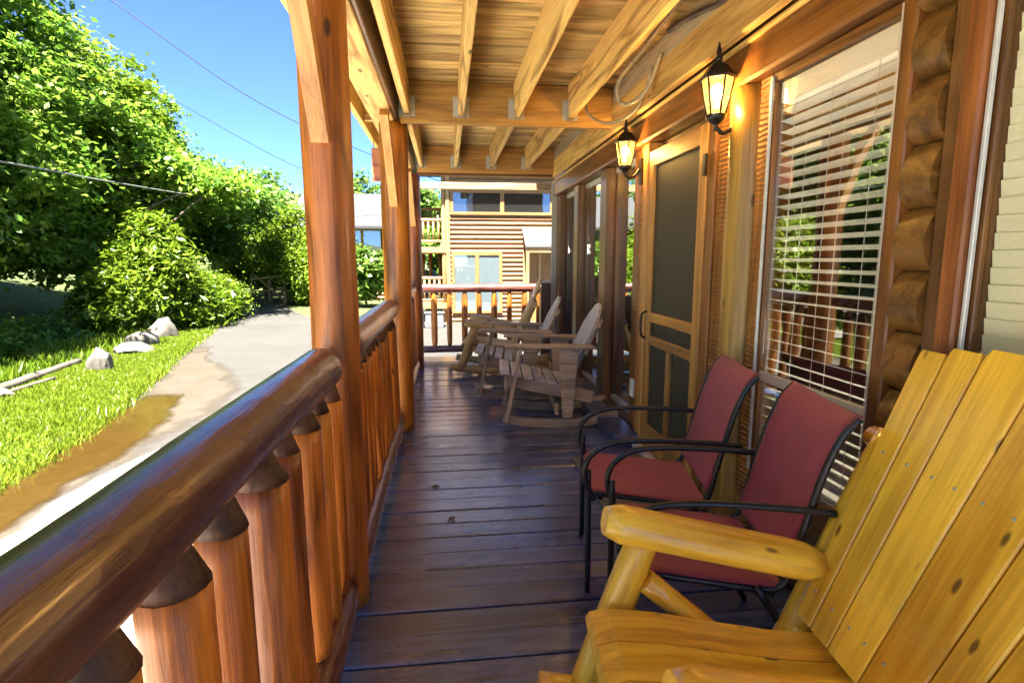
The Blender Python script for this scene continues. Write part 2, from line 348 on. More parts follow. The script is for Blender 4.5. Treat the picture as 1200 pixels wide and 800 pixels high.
def log_mesh(L, rfun, sides=12, rings=14, rough=.06, seed=0, flat=False, sq=(1, 1), chip=0.):
    q = random.Random(seed); vs = []; fs = []
    ph = [(q.uniform(0, 6.3), q.uniform(1, 5), q.randint(1, 3), q.uniform(.4, 1)) for _ in range(6)]
    for i in range(rings + 1):
        t = i / rings; x = (t - .5) * L; r = rfun(t)
        for j in range(sides):
            a = 2 * math.pi * j / sides
            d = sum(A * math.sin(k * a + p + f * x * 2.2) for p, f, k, A in ph) / 4
            if flat and not chip: d += q.uniform(-.6, .6)
            rr = r * (1 + rough * d + q.uniform(-chip, chip))
            vs.append((x, rr * math.cos(a) * sq[0], rr * math.sin(a) * sq[1]))
    for i in range(rings):
        for j in range(sides):
            a = i * sides + j; b = i * sides + (j + 1) % sides
            fs.append((a, b, b + sides, a + sides))
    fs.append(tuple(range(sides))[::-1]); fs.append(tuple(rings * sides + j for j in range(sides)))
    me = bpy.data.meshes.new('log'); me.from_pydata(vs, [], fs); me.validate()
    if not flat:
        for p in me.polygons[:-2]: p.use_smooth = True
    return me
def log(name, p0, p1, r, mat, parent=None, taper=0., sides=12, rings=12, rough=.05, seed=None, flat=False, ends=None, up=(0, 0, 1), sq=(1, 1), chip=0.):
    m, L = frame(p0, p1, up)
    def rf(t):
        k = r * (1 - taper * t)
        if ends:
            for pos, ln, mul in ends:                    # a pointed (tenon) or rounded end
                d = abs(t - pos) * L
                if d < ln: k *= mul + (1 - mul) * (d / ln) ** .9
        return k
    return link(name, log_mesh(L, rf, sides, rings, rough, rnd.random() if seed is None else seed, flat, sq, chip), mat, parent, m)
def smooth_path(pts, n=6):
    P = [Vector(p) for p in pts]; out = []
    for i in range(len(P) - 1):
        a, b, c, d = P[max(i - 1, 0)], P[i], P[i + 1], P[min(i + 2, len(P) - 1)]
        for k in range(n):
            t = k / n
            out.append(.5 * ((2 * b) + (c - a) * t + (2 * a - 5 * b + 4 * c - d) * t * t + (3 * b - a - 3 * c + d) * t ** 3))
    return out + [P[-1]]
def tube_geo(P, r, sides=8, closed=False, radii=None):
    vs = []; fs = []; prev = None
    for i, p in enumerate(P):
        a = P[max(i - 1, 0)]; b = P[min(i + 1, len(P) - 1)]; t = (b - a).normalized()
        if prev is None:
            u = t.orthogonal().normalized()
        else:
            u = prev - t * prev.dot(t); u.normalize()
        prev = u; v = t.cross(u); rr = radii[i] if radii else r
        for j in range(sides):
            an = 2 * math.pi * j / sides; vs.append(p + (u * math.cos(an) + v * math.sin(an)) * rr)
    for i in range(len(P) - 1):
        for j in range(sides):
            a = i * sides + j; b = i * sides + (j + 1) % sides
            fs.append((a, b, b + sides, a + sides))
    n = len(P)
    fs.append(tuple(range(sides))[::-1]); fs.append(tuple((n - 1) * sides + j for j in range(sides)))
    return vs, fs
def tube(name, pts, r, mat, parent=None, sides=8, n=6, radii=None, smooth=True, local_at=None):
    P = smooth_path(pts, n) if n else [Vector(p) for p in pts]
    o = Vector(local_at) if local_at else P[0].copy()
    if radii and n:
        f = []; 
        for i in range(len(radii) - 1): f += [radii[i] + (radii[i + 1] - radii[i]) * k / n for k in range(n)]
        radii = f + [radii[-1]]
    vs, fs = tube_geo([p - o for p in P], r, sides, radii=radii)
    me = bpy.data.meshes.new('tube'); me.from_pydata(vs, [], fs)
    for p in me.polygons: p.use_smooth = smooth
    return link(name, me, mat, parent, Matrix.Translation(o))
def raw(name, vs, fs, mat, parent=None, at=(0, 0, 0), smooth=False, uv=None):
    o = Vector(at); me = bpy.data.meshes.new(name); me.from_pydata([Vector(v) - o for v in vs], [], fs)
    if uv:
        ul = me.uv_layers.new(name='uv')
        for lp in me.loops: ul.data[lp.index].uv = uv[lp.vertex_index]
    bm = bmesh.new(); bm.from_mesh(me); bmesh.ops.recalc_face_normals(bm, faces=bm.faces); bm.to_mesh(me); bm.free()
    for p in me.polygons: p.use_smooth = smooth
    return link(name, me, mat, parent, Matrix.Translation(o))
def extrude_profile(name, prof, axis_vec, depth, mat, parent, at=(0, 0, 0)):
    """closed profile of 3-D points, extruded by axis_vec*depth"""
    d = Vector(axis_vec) * depth; n = len(prof)
    vs = [Vector(p) for p in prof] + [Vector(p) + d for p in prof]
    fs = [tuple(range(n))[::-1], tuple(range(n, 2 * n))] + [(i, (i + 1) % n, n + (i + 1) % n, n + i) for i in range(n)]
    return raw(name, vs, fs, mat, parent, at)
def ribbon(name, path, width, thick, mat, parent, side=(1, 0, 0)):
    """a curved board: path is the centre line, width along `side`"""
    P = smooth_path(path, 6); s = Vector(side) * width / 2; vs = []; fs = []
    for i, p in enumerate(P):
        t = (P[min(i + 1, len(P) - 1)] - P[max(i - 1, 0)]).normalized(); nn = t.cross(Vector(side)).normalized() * thick / 2
        vs += [p - s - nn, p + s - nn, p + s + nn, p - s + nn]
    for i in range(len(P) - 1):
        for j in range(4): fs.append((4 * i + j, 4 * i + (j + 1) % 4, 4 * i + 4 + (j + 1) % 4, 4 * i + 4 + j))
    fs += [(3, 2, 1, 0), tuple(4 * (len(P) - 1) + j for j in range(4))]
    # grain frame: local X along the chord
    m, L = frame(P[0], P[-1], side); mi = m.inverted()
    me = bpy.data.meshes.new(name); me.from_pydata([mi @ v for v in vs], [], fs)
    bm = bmesh.new(); bm.from_mesh(me); bmesh.ops.recalc_face_normals(bm, faces=bm.faces); bm.to_mesh(me); bm.free()
    return link(name, me, mat, parent, m)
def np_mesh(name, V, Q, k):
    me = bpy.data.meshes.new(name); nf = len(Q)
    me.vertices.add(len(V)); me.vertices.foreach_set('co', V.astype(np.float32).ravel())
    me.loops.add(nf * k); me.loops.foreach_set('vertex_index', Q.astype(np.int32).ravel())
    me.polygons.add(nf); me.polygons.foreach_set('loop_start', np.arange(0, nf * k, k, dtype=np.int32))
    me.polygons.foreach_set('loop_total', np.full(nf, k, dtype=np.int32))
    me.update(calc_edges=True)
    return me

# ================================================================ THE GROUND
rg = np.random.default_rng(11)
def ground_h(x, y):
    h = G
    creek = math.exp(-((x + 10.5 + .12 * (y - 10)) / 2.0) ** 2) * (1 / (1 + math.exp((y - 19) / 2)))
    h -= 1.5 * creek
    if y < 40: h += 0
    d = max(0, (-x - 13 - max(0, y - 20) * .25))
    h += min(14, .30 * d)
    d2 = max(0, y - 46); h += min(30, .16 * d2)
    return h
def grid(name, xs, ys, f, mat):
    vs = [(x, y, f(x, y)) for y in ys for x in xs]; nx = len(xs)
    fs = [(j * nx + i, j * nx + i + 1, (j + 1) * nx + i + 1, (j + 1) * nx + i) for j in range(len(ys) - 1) for i in range(nx - 1)]
    o = raw(name, vs, fs, mat, smooth=True); return o
xs = [-600, -300, -150, -80, -50] + [-40 + i for i in range(0, 44)] + [6, 10, 20, 50, 150, 300, 600]
ys = [-600, -200, -60, -20, -8] + list(range(-4, 50)) + [55, 60, 70, 85, 110, 160, 300, 600]
struct(grid('ground', xs, ys, ground_h, M['ground']))
def strip(name, left, right, z, mat, n=8, wob=0., seed=1):
    """a flat sheet between two bordering curves"""
    q = random.Random(seed)
    A = smooth_path([(x, y, z) for x, y in left], n); B = smooth_path([(x, y, z) for x, y in right], n)
    m = min(len(A), len(B)); vs = []; fs = []; K = 6; uv = []
    for i in range(m):
        a = A[int(i * (len(A) - 1) / (m - 1))] + Vector((q.uniform(-wob, wob), q.uniform(-wob, wob), 0))
        b = B[int(i * (len(B) - 1) / (m - 1))] + Vector((q.uniform(-wob, wob), q.uniform(-wob, wob), 0))
        for k in range(K + 1): vs.append(a.lerp(b, k / K)); uv.append((i / (m - 1), k / K))
    for i in range(m - 1):
        for k in range(K): fs.append((i * (K + 1) + k, i * (K + 1) + k + 1, (i + 1) * (K + 1) + k + 1, (i + 1) * (K + 1) + k))
    return struct(raw(name, vs, fs, mat, uv=uv))
road_left = [(-3.4, -12), (-3.5, 0), (-3.8, 4.5), (-4.15, 6.1), (-4.4, 7.7), (-4.85, 9.6), (-5.6, 13), (-6.45, 16.2), (-8.2, 20.5), (-13.5, 28.5), (-22, 33)]
road_right = [(-.9, -12), (-.9, 0), (-.9, 4.5), (-1.0, 6.1), (-1.2, 8), (-1.6, 10.5), (-2.5, 14), (-4.4, 18.6), (-7.3, 24.6), (-11.5, 30.5), (-20, 38)]
strip('road', road_left, road_right, G + .006, M['road'])
turf_left = [(-7.0, 1.2), (-6.9, 3), (-6.8, 6), (-6.9, 9.2), (-7.0, 11), (-7.3, 13.2), (-8.0, 16.4), (-10, 20.5), (-15, 28.5)]
turf_right = [(-3.55, 1.2), (-3.6, 3), (-3.9, 6), (-4.3, 7.7), (-4.8, 9.6), (-5.2, 11), (-6.2, 15.2), (-7.6, 19.2), (-12, 26.9)]
strip('verge', turf_left, turf_right, G + .003, M['turf'])
strip('driveway_bounce', [(-16, -14), (-15, -8), (-14, -3), (-11, -.5), (-3.4, 1.2), (-3.3, 4.0), (-2.9, 6.0), (-2.0, 8.5)], [(-.3, -14), (-.3, -8), (-.3, -3), (-.3, -.5), (-.3, 1.2), (-.3, 4.0), (-.3, 6.0), (-1.1, 8.5)], G + .008, M['apron'], 8, .03, 9)  # pale apron by the porch; wide part behind camera added to bounce light
strip('dirt_edge', [(-3.6, 2), (-3.9, 4.6), (-4.15, 6.1), (-4.45, 7.7), (-4.9, 9.7), (-5.3, 11.4), (-5.8, 13.6)],
      [(-2.7, 2), (-2.95, 4.6), (-2.9, 6.1), (-2.8, 8.0), (-3.6, 10.0), (-4.6, 11.4), (-5.3, 13.4)], G + .010, M['dirt'], 8, .05, 3)
strip('puddle', [(-3.5, 2.6), (-3.7, 4.0), (-3.9, 5.0), (-4.1, 6.1), (-4.25, 7.2), (-4.3, 8.3)],
      [(-2.85, 2.6), (-3.05, 4.0), (-3.12, 5.0), (-3.1, 6.1), (-3.35, 7.2), (-3.75, 8.3)], G + .014, M['puddle'], 8, .035, 4)

def blades(name, poly_l, poly_r, n, hmin, hmax, mat, seed, width=.012):
    q = np.random.default_rng(seed)
    A = np.array([(p.x, p.y) for p in smooth_path([(x, y, 0) for x, y in poly_l], 8)])
    B = np.array([(p.x, p.y) for p in smooth_path([(x, y, 0) for x, y in poly_r], 8)])
    m = min(len(A), len(B)); A = A[:m]; B = B[:m]
    seg = q.integers(0, m - 1, n); u = q.random(n); v = q.random(n) ** .9
    a = A[seg] * (1 - u[:, None]) + A[seg + 1] * u[:, None]; b = B[seg] * (1 - u[:, None]) + B[seg + 1] * u[:, None]
    p = a * (1 - v[:, None]) + b * v[:, None] + q.normal(0, .05, (n, 2))
    patch = .5 + .5 * np.sin(p[:, 0] * 3.1 + 1.3 * np.sin(p[:, 1] * 2.3)) * np.sin(p[:, 1] * 1.7)
    h = (hmin + (hmax - hmin) * q.random(n)) * (.55 + .6 * patch); an = q.random(n) * 6.283
    d = np.stack([np.cos(an), np.sin(an)], 1) * width * (.6 + .8 * q.random(n))[:, None]
    lean = q.normal(0, .35, (n, 2)) * h[:, None]
    zz = np.full(n, G + .002)
    V = np.empty((n * 3, 3)); V[0::3] = np.c_[p - d, zz]; V[1::3] = np.c_[p + d, zz]; V[2::3] = np.c_[p + lean, zz + h]
    me = np_mesh(name, V, np.arange(n * 3).reshape(n, 3), 3)
    return struct(link(name, me, mat), 'stuff')
blades('grass', turf_left, turf_right, 150000, .02, .075, M['grass'], 5, .011)
blades('grass_tuft_line', [(x - .10, y) for x, y in turf_right], [(x + .08, y) for x, y in turf_right], 9000, .05, .15, M['grass'], 6, .012)
blades('bank_weeds', [(x - .9, y) for x, y in turf_left], [(x + .15, y) for x, y in turf_left], 9000, .10, .30, M['leaflight'], 7, .03)

# ================================================================ THE PORCH FLOOR
deck = struct(bx('porch_floor', (-.44, -1.4, -.24), (1.30, 7.44, -.05), M['trimdark'], None, 0, 'Y'))
y = -1.4
while y < 7.44:
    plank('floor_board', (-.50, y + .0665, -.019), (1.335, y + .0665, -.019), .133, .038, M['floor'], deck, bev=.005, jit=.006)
    y += .139
for px, py in ((-.38, .1), (-.38, 2.03), (-.38, 4.25), (-.38, 6.65)):
    log('deck_pier', (px, py, G - .05), (px, py, -.25), .10, M['log'], deck, sides=10, rings=3)

# ================================================================ POSTS, BRACES
POSTS = [(-.398, 2.03, .082, 'stout reddish brown log post, nearest of the porch posts'),
         (-.365, 4.25, .100, 'reddish brown log post in the middle, beside the hanging dark panel'),
         (-.365, 6.62, .082, 'thin looking log post farthest off, at the sunlit end of the porch'),
         (-.385, -.30, .096, 'log porch post behind the viewer')]
for x, y, r, lab in POSTS:
    t = thing('porch_post', lab, 'post', (x, y, 0), 'log posts holding up the porch roof')
    log('post_shaft', (x, y, 0.0), (x, y, 2.262), r, M['log'], t, taper=-.02, sides=20, rings=26, rough=.025, up=(1, 0, 0))
    zb = 1.68
    ribbon('brace', [(x + .0, y - r + .005, zb), (x - .012, y - r - .045, zb + .18), (x - .018, y - r - .14, zb + .38), (x - .022, y - r - .30, zb + .565)],
           .056, .070, M['brace'], t)

# ================================================================ UPPER DECK = PORCH CEILING
ceil = thing('porch_ceiling', 'timber ceiling of yellowish joists and deck boards over the porch', 'ceiling', (.4, 2.6, 2.26))
CZ = 2.525; JB = 2.29
BEAMS = [-.35, 1.72, 4.12, 6.33]
for by in BEAMS:
    bx('cross_beam', (-.30, by - .022, 2.242), (1.213, by + .022, CZ - .004), M['beam'], ceil, .004, 'X')
bx('cross_beam', (-.30, 6.357, 2.215), (1.213, 6.385, 2.50), M['trim'], ceil, .003, 'X')
for a, b in zip(BEAMS[:-1], BEAMS[1:]):
    for jx in (-.255, .12, .51, .90):
        j = bx('joist', (jx - .020, a + .024, JB + rnd.uniform(-.004, .004)), (jx + .020, b - .024, CZ - .003), M['ceil'], ceil, .004, 'Y')
        for s, yy in ((-1, b - .024), (1, a + .024)):
            # galvanised hanger: two flanges on the beam and a stirrup under the joist
            hv = []; hf = []
            def hb(lo, hi):
                k = len(hv); (x0, y0, z0), (x1, y1, z1) = lo, hi
                hv.extend([(x0, y0, z0), (x1, y0, z0), (x1, y1, z0), (x0, y1, z0), (x0, y0, z1), (x1, y0, z1), (x1, y1, z1), (x0, y1, z1)])
                hf.extend([tuple(k + i for i in f) for f in ((0, 3, 2, 1), (4, 5, 6, 7), (0, 1, 5, 4), (1, 2, 6, 5), (2, 3, 7, 6), (3, 0, 4, 7))])
            yo = yy + s * .05
            y0_, y1_ = min(yy, yo), max(yy, yo)
            for sx in (-1, 1):
                xa = jx + sx * .0215
                hb((min(xa, xa + sx * .002), y0_, JB - .008), (max(xa, xa + sx * .002), y1_, JB + .13))
                fa, fb = sorted((xa, xa + sx * .035))
                ya, yb = sorted((yy, yy + s * .003))
                hb((fa, ya, JB - .006), (fb, yb, JB + .13))
            hb((jx - .022, y0_, JB - .010), (jx + .022, y1_, JB - .0065))
            raw('joist_hanger', hv, hf, M['steel'], j, (jx, yy, JB))
y = -1.2
while y < 6.40:
    plank('ceiling_board', (-.62, y + .0685, CZ + .015), (1.30, y + .0685, CZ + .015), .131, .03, M['ceilboard'], ceil, bev=.004, jit=.004)
    y += .1405
bx('sun_leak_cover', (-.66, -1.25, CZ + .045), (1.30, 6.40, CZ + .10), M['ceilboard'], ceil, .003, 'X')  # unseen sheet added over the boards to stop sun leaking through
bx('post_beam', (-.505, -1.2, 2.265), (-.347, 6.38, 2.45), M['ceil'], ceil, .006, 'Y')
bx('beam_cover', (-.345, -1.2, 2.272), (-.325, 6.30, 2.46), M['trimdark'], ceil, .004, 'Y')
bx('edge_board', (-.655, -1.2, 2.34), (-.615, 6.38, CZ - .002), M['fascia'], ceil, .004, 'Y')
for yy in (.6, 1.9, 3.2, 4.6, 5.8):
    bx('blocking', (-.613, yy - .02, 2.36), (-.507, yy + .02, CZ - .004), M['ceil'], ceil, .003, 'X')
bx('ledger_board', (1.215, -1.2, 2.405), (1.255, 6.38, CZ - .002), M['ledger'], ceil, .004, 'Y')
for a, b in ((-1.2, 3.30), (3.305, 6.38)):
    bx('lower_plank', (1.208, a, 2.215), (1.25, b, 2.400), M['fascia'], ceil, .005, 'Y')

# ================================================================ THE CABIN WALL
cab = thing('log_cabin', 'log cabin wall with screen door and tall windows along the right of the porch', 'cabin', (1.4, 3, 0))
XW = 1.33
# header log band above the openings
bx('header_beam', (1.285, -1.3, 2.05), (1.40, 6.70, 2.212), M['trim'], cab, .012, 'Y')
bx('drip_cap', (1.262, -1.3, 2.196), (1.284, 6.70, 2.213), M['fascia'], cab, .003, 'Y')
def vtrim(name, y0, y1, mat, x0=XW, x1=1.45, z0=.0, z1=2.048, bev=.006): return bx(name, (x0, y0, z0), (x1, y1, z1), mat, cab, bev, 'Z')
# far windows (three tall units between dark posts)
vtrim('corner_post', 6.52, 6.72, M['trimdark'])
bx('corner_trim', (1.27, 6.722, 0.02), (1.47, 6.745, 2.2), M['white'], cab, .003, 'Z')
for y0, y1 in ((5.62, 5.80), (4.60, 4.80)): vtrim('window_post', y0, y1, M['trimdark'])
vtrim('window_post', 3.80, 3.96, M['trim'], XW + .02)
for a, b in ((3.962, 4.598), (4.802, 5.618), (5.802, 6.518)):
    f = bx('window', (1.405, a, .10), (1.45, b, .145), M['alu'], cab, .003, 'Y')
    bx('frame_head', (1.405, a, 2.0), (1.45, b, 2.048), M['alu'], f, .003, 'Y')
    bx('frame_jamb', (1.405, a, .147), (1.45, a + .045, 1.998), M['alu'], f, .003, 'Z')
    bx('frame_jamb', (1.405, b - .04, .147), (1.45, b, 1.998), M['trimdark'], f, .003, 'Z')
    bx('pane', (1.424, a + .046, .147), (1.430, b - .041, 1.998), M['glassfar'], f, 0, 'Z')
bx('sill_log', (1.335, 3.80, .0), (1.45, 6.52, .098), M['trimdark'], cab, .004, 'Y')
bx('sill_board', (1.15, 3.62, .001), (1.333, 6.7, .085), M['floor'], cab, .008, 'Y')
# screen door
vtrim('door_jamb', 3.60, 3.70, M['doorwood'], XW - .015)
vtrim('ridged_trim', 3.702, 3.798, M['ridged'], XW + .005)
D0, D1 = 2.78, 3.595
dr = bx('screen_door', (1.318, D1 - .085, .03), (1.348, D1, 1.985), M['doorwood'], cab, .004, 'Z')
bx('stile', (1.318, D0, .03), (1.348, D0 + .085, 1.985), M['doorwood'], dr, .004, 'Z')
bx('rail', (1.318, D0 + .086, 1.885), (1.348, D1 - .086, 1.985), M['doorwood'], dr, .004, 'Y')
bx('rail', (1.318, D0 + .086, .895), (1.348, D1 - .086, .955), M['doorwood'], dr, .004, 'Y')
bx('rail', (1.318, D0 + .086, .745), (1.348, D1 - .086, .805), M['doorwood'], dr, .004, 'Y')
bx('rail', (1.318, D0 + .086, .03), (1.348, D1 - .086, .20), M['doorwood'], dr, .004, 'Y')
bx('mullion', (1.318, 3.15, .202), (1.348, 3.205, .743), M['doorwood'], dr, .004, 'Z')
bx('screen', (1.334, D0 + .08, .19), (1.337, D1 - .08, 1.89), M['screen'], dr, 0, 'Z')
tube('handle', [(1.318, 3.55, .96), (1.285, 3.55, .94), (1.278, 3.55, .87), (1.285, 3.55, .80), (1.318, 3.55, .78)], .008, M['black'], dr)
for hz in (1.72, .35): bx('hinge', (1.306, D0 - .010, hz), (1.321, D0 + .022, hz + .11), M['black'], dr, .002, 'Z')
bx('entry_door', (1.40, 2.70, .0), (1.45, 3.70, 2.048), M['trimdark'], cab, .003, 'Z')
bx('threshold', (1.27, 2.70, .001), (1.398, 3.70, .028), M['alu'], cab, .003, 'Y')
bx('light_switch_plate', (1.338, 3.835, .30), (1.352, 3.905, .43), M['cream'], cab, .003, 'Z')
# between door and blind window
vtrim('door_jamb', 2.69, 2.775, M['trim'], XW - .008)
vtrim('ridged_trim', 2.575, 2.688, M['ridged'], XW + .004)
vtrim('backing_board', 2.34, 2.573, M['trimdark'], XW + .035)
log('wall_log', (1.375, 2.455, 0), (1.375, 2.455, 2.046), .098, M['panel'], cab, sides=24, rings=10, rough=.015, up=(1, 0, 0))
vtrim('ridged_trim', 2.255, 2.338, M['ridged'], XW + .004)
# blind window
def big_window(y0, y1, z0, z1, split=None, out=0., gm='glass'):
    f = bx('window', (1.340 - out, y0, z0), (1.43, y1, z0 + .04), M['trim'], cab, .003, 'Y')
    bx('frame_head', (1.340 - out, y0, z1 - .035), (1.43, y1, z1), M['trim'], f, .003, 'Y')
    for a, b in ((y0, y0 + .016), (y1 - .016, y1)): bx('frame_jamb', (1.344 - out, a, z0 + .041), (1.43, b, z1 - .036), M['trim'], f, .003, 'Z')
    for a, b in ((y0 - .004, y0 + .007), (y1 - .007, y1 + .004)): bx('seal_strip', (1.327 - out, a, z0 + .01), (1.339 - out, b, z1 - .01), M['alu'], f, .002, 'Z')
    if split: bx('sash_rail', (1.346, y0 + .018, split - .022), (1.354, y1 - .018, split + .022), M['sash'], f, .003, 'Y')
    bx('pane', (1.356 - out, y0 + .016, z0 + .04), (1.360 - out, y1 - .016, z1 - .035), M[gm], f, 0, 'Z')
    return f
big_window(1.585, 2.25, .36, 2.046, .80)
bx('panel_below_window', (1.35, 1.585, .0), (1.45, 2.25, .358), M['trim'], cab, .004, 'Y')
# stacked log siding ends between the two windows
vtrim('side_board', 1.525, 1.580, M['trim'], XW - .01)
vtrim('side_board', 1.345, 1.405, M['trimdark'], XW - .006)
vtrim('backing_board', 1.408, 1.522, M['trimdark'], XW + .03)
zz = .02; k = 0
while zz < 2.03:
    z1 = min(zz + .178, 2.046); n = 12
    prof = [(1.40, 1.410, zz + .003)]
    for i in range(n + 1):
        t = i / n; prof.append((1.348 - .042 * math.sin(math.pi * (t ** .85)) ** .8, 1.410, zz + .003 + (z1 - zz - .006) * t))
    prof.append((1.40, 1.410, z1 - .003))
    o_ = extrude_profile('siding_log', prof, (0, 1, 0), .108, M['sidelog'], cab, (1.38, 1.46, (zz + z1) / 2))
    for p_ in o_.data.polygons: p_.use_smooth = len(p_.vertices) == 4
    o_.data.set_sharp_from_angle(angle=R(40))
    zz = z1; k += 1
vtrim('window_casing', 1.285, 1.342, M['trimred'], XW - .03)
big_window(.35, 1.278, .36, 2.046, None, .012, 'plainglass')
bx('panel_below_window', (1.35, .35, .0), (1.45, 1.278, .358), M['trim'], cab, .004, 'Y')
bx('wall_boards', (1.33, -1.3, .0), (1.45, .345, 2.046), M['trim'], cab, .004, 'Z')
# rooms behind, upper storey, roof
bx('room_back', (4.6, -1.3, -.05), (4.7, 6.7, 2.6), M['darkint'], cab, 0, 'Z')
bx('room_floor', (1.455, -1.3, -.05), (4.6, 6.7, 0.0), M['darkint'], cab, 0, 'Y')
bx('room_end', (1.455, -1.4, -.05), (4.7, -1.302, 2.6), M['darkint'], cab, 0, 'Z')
bx('room_end', (1.455, 6.60, -.05), (4.7, 6.719, 2.6), M['trim'], cab, 0, 'Z')
bx('upper_wall', (1.305, -1.3, 2.214), (4.7, 6.70, 5.0), M['trim'], cab, .004, 'Y')
bx('foundation', (1.31, -1.3, G - .1), (4.7, 6.70, -.055), M['greybox'], cab, 0, 'Y')
rv = [(.9, -1.8, 5.0), (.9, 6.74, 5.0), (3.0, 6.74, 6.6), (3.0, -1.8, 6.6), (5.1, -1.8, 5.0), (5.1, 6.74, 5.0)]
raw('roof', rv, [(0, 1, 2, 3), (3, 2, 5, 4), (0, 3, 4), (1, 5, 2), (0, 4, 5, 1)], M['greyroof'], cab, (3, 3, 5))

# ---------------------------------------------------------------- blinds
def blind(label, y0, y1, z0, z1, xc, tilt, grp='window blinds', mt='cream'):
    t = thing('window_blind', label, 'blind', (xc, (y0 + y1) / 2, z1), grp)
    bx('valance', (xc - .032, y0, z1 - .085), (xc + .03, y1, z1), M['cream'], t, .006, 'Y')
    z = z1 - .115
    while z > z0 + .04:
        a = tilt + rnd.uniform(-.04, .04)
        ux = Vector((math.sin(a), 0, math.cos(a)))
        plank('slat', (xc, y0 + .004, z), (xc, y1 - .004, z), .050, .0026, M[mt], t, up=ux, bev=.001)
        z -= .0425
    bx('bottom_rail', (xc - .025, y0, z0), (xc + .025, y1, z0 + .02), M['cream'], t, .004, 'Y')
    for f in (.16, .5, .84):
        yy = y0 + (y1 - y0) * f
        for dx in (-.0275, .0275): tube('ladder_cord', [(xc + dx, yy, z1 - .08), (xc + dx, yy, z0 + .01)], .0012, M['cream'], t, 4, 0)
    return t
blind('open cream slatted blind behind the glass beside the maroon chairs', 1.604, 2.230, .42, 2.008, 1.392, .24)
blind('closed cream slatted blind at the right edge behind the yellow chair', .370, 1.2615, .42, 2.008, 1.362, 1.46, mt='creamwarm')
bs = thing('window_blind', 'short raised cream blind at the head of the tall window left of the door', 'blind', (1.47, 4.3, 2.0), 'window blinds')
for i in range(9): plank('slat', (1.475, 4.02, 1.985 - i * .036), (1.475, 4.55, 1.985 - i * .036), .05, .003, M['cream'], bs, up=(.5, 0, .87), bev=.001)

ch = thing('chandelier', 'lit two shade ceiling lamp seen inside through the open blind', 'lamp', (2.3, 2.3, 2.45))
tube('stem', [(2.3, 2.30, 2.55), (2.3, 2.30, 1.75)], .010, M['black'], ch, 8, 0)
for yy in (2.14, 2.46):
    tube('arm', [(2.3, 2.30, 1.77), (2.3, (2.3 + yy) / 2, 1.70), (2.3, yy, 1.76)], .008, M['black'], ch, 8, 5)
    log('lamp_shade', (2.3, yy, 1.70), (2.3, yy, 1.60), .035, M['shade'], ch, taper=-1., sides=14, rings=4, rough=0)
ld = bpy.data.lights.new('slat_fill_light', 'POINT'); ld.energy = 9; ld.color = (1, .88, .70); ld.shadow_soft_size = .08  # point light under the shades, added to brighten the blind slats
lo_ = bpy.data.objects.new('slat_fill_light', ld); C.objects.link(lo_); lo_.parent = ch; lo_.location = (0, 0, -.98)
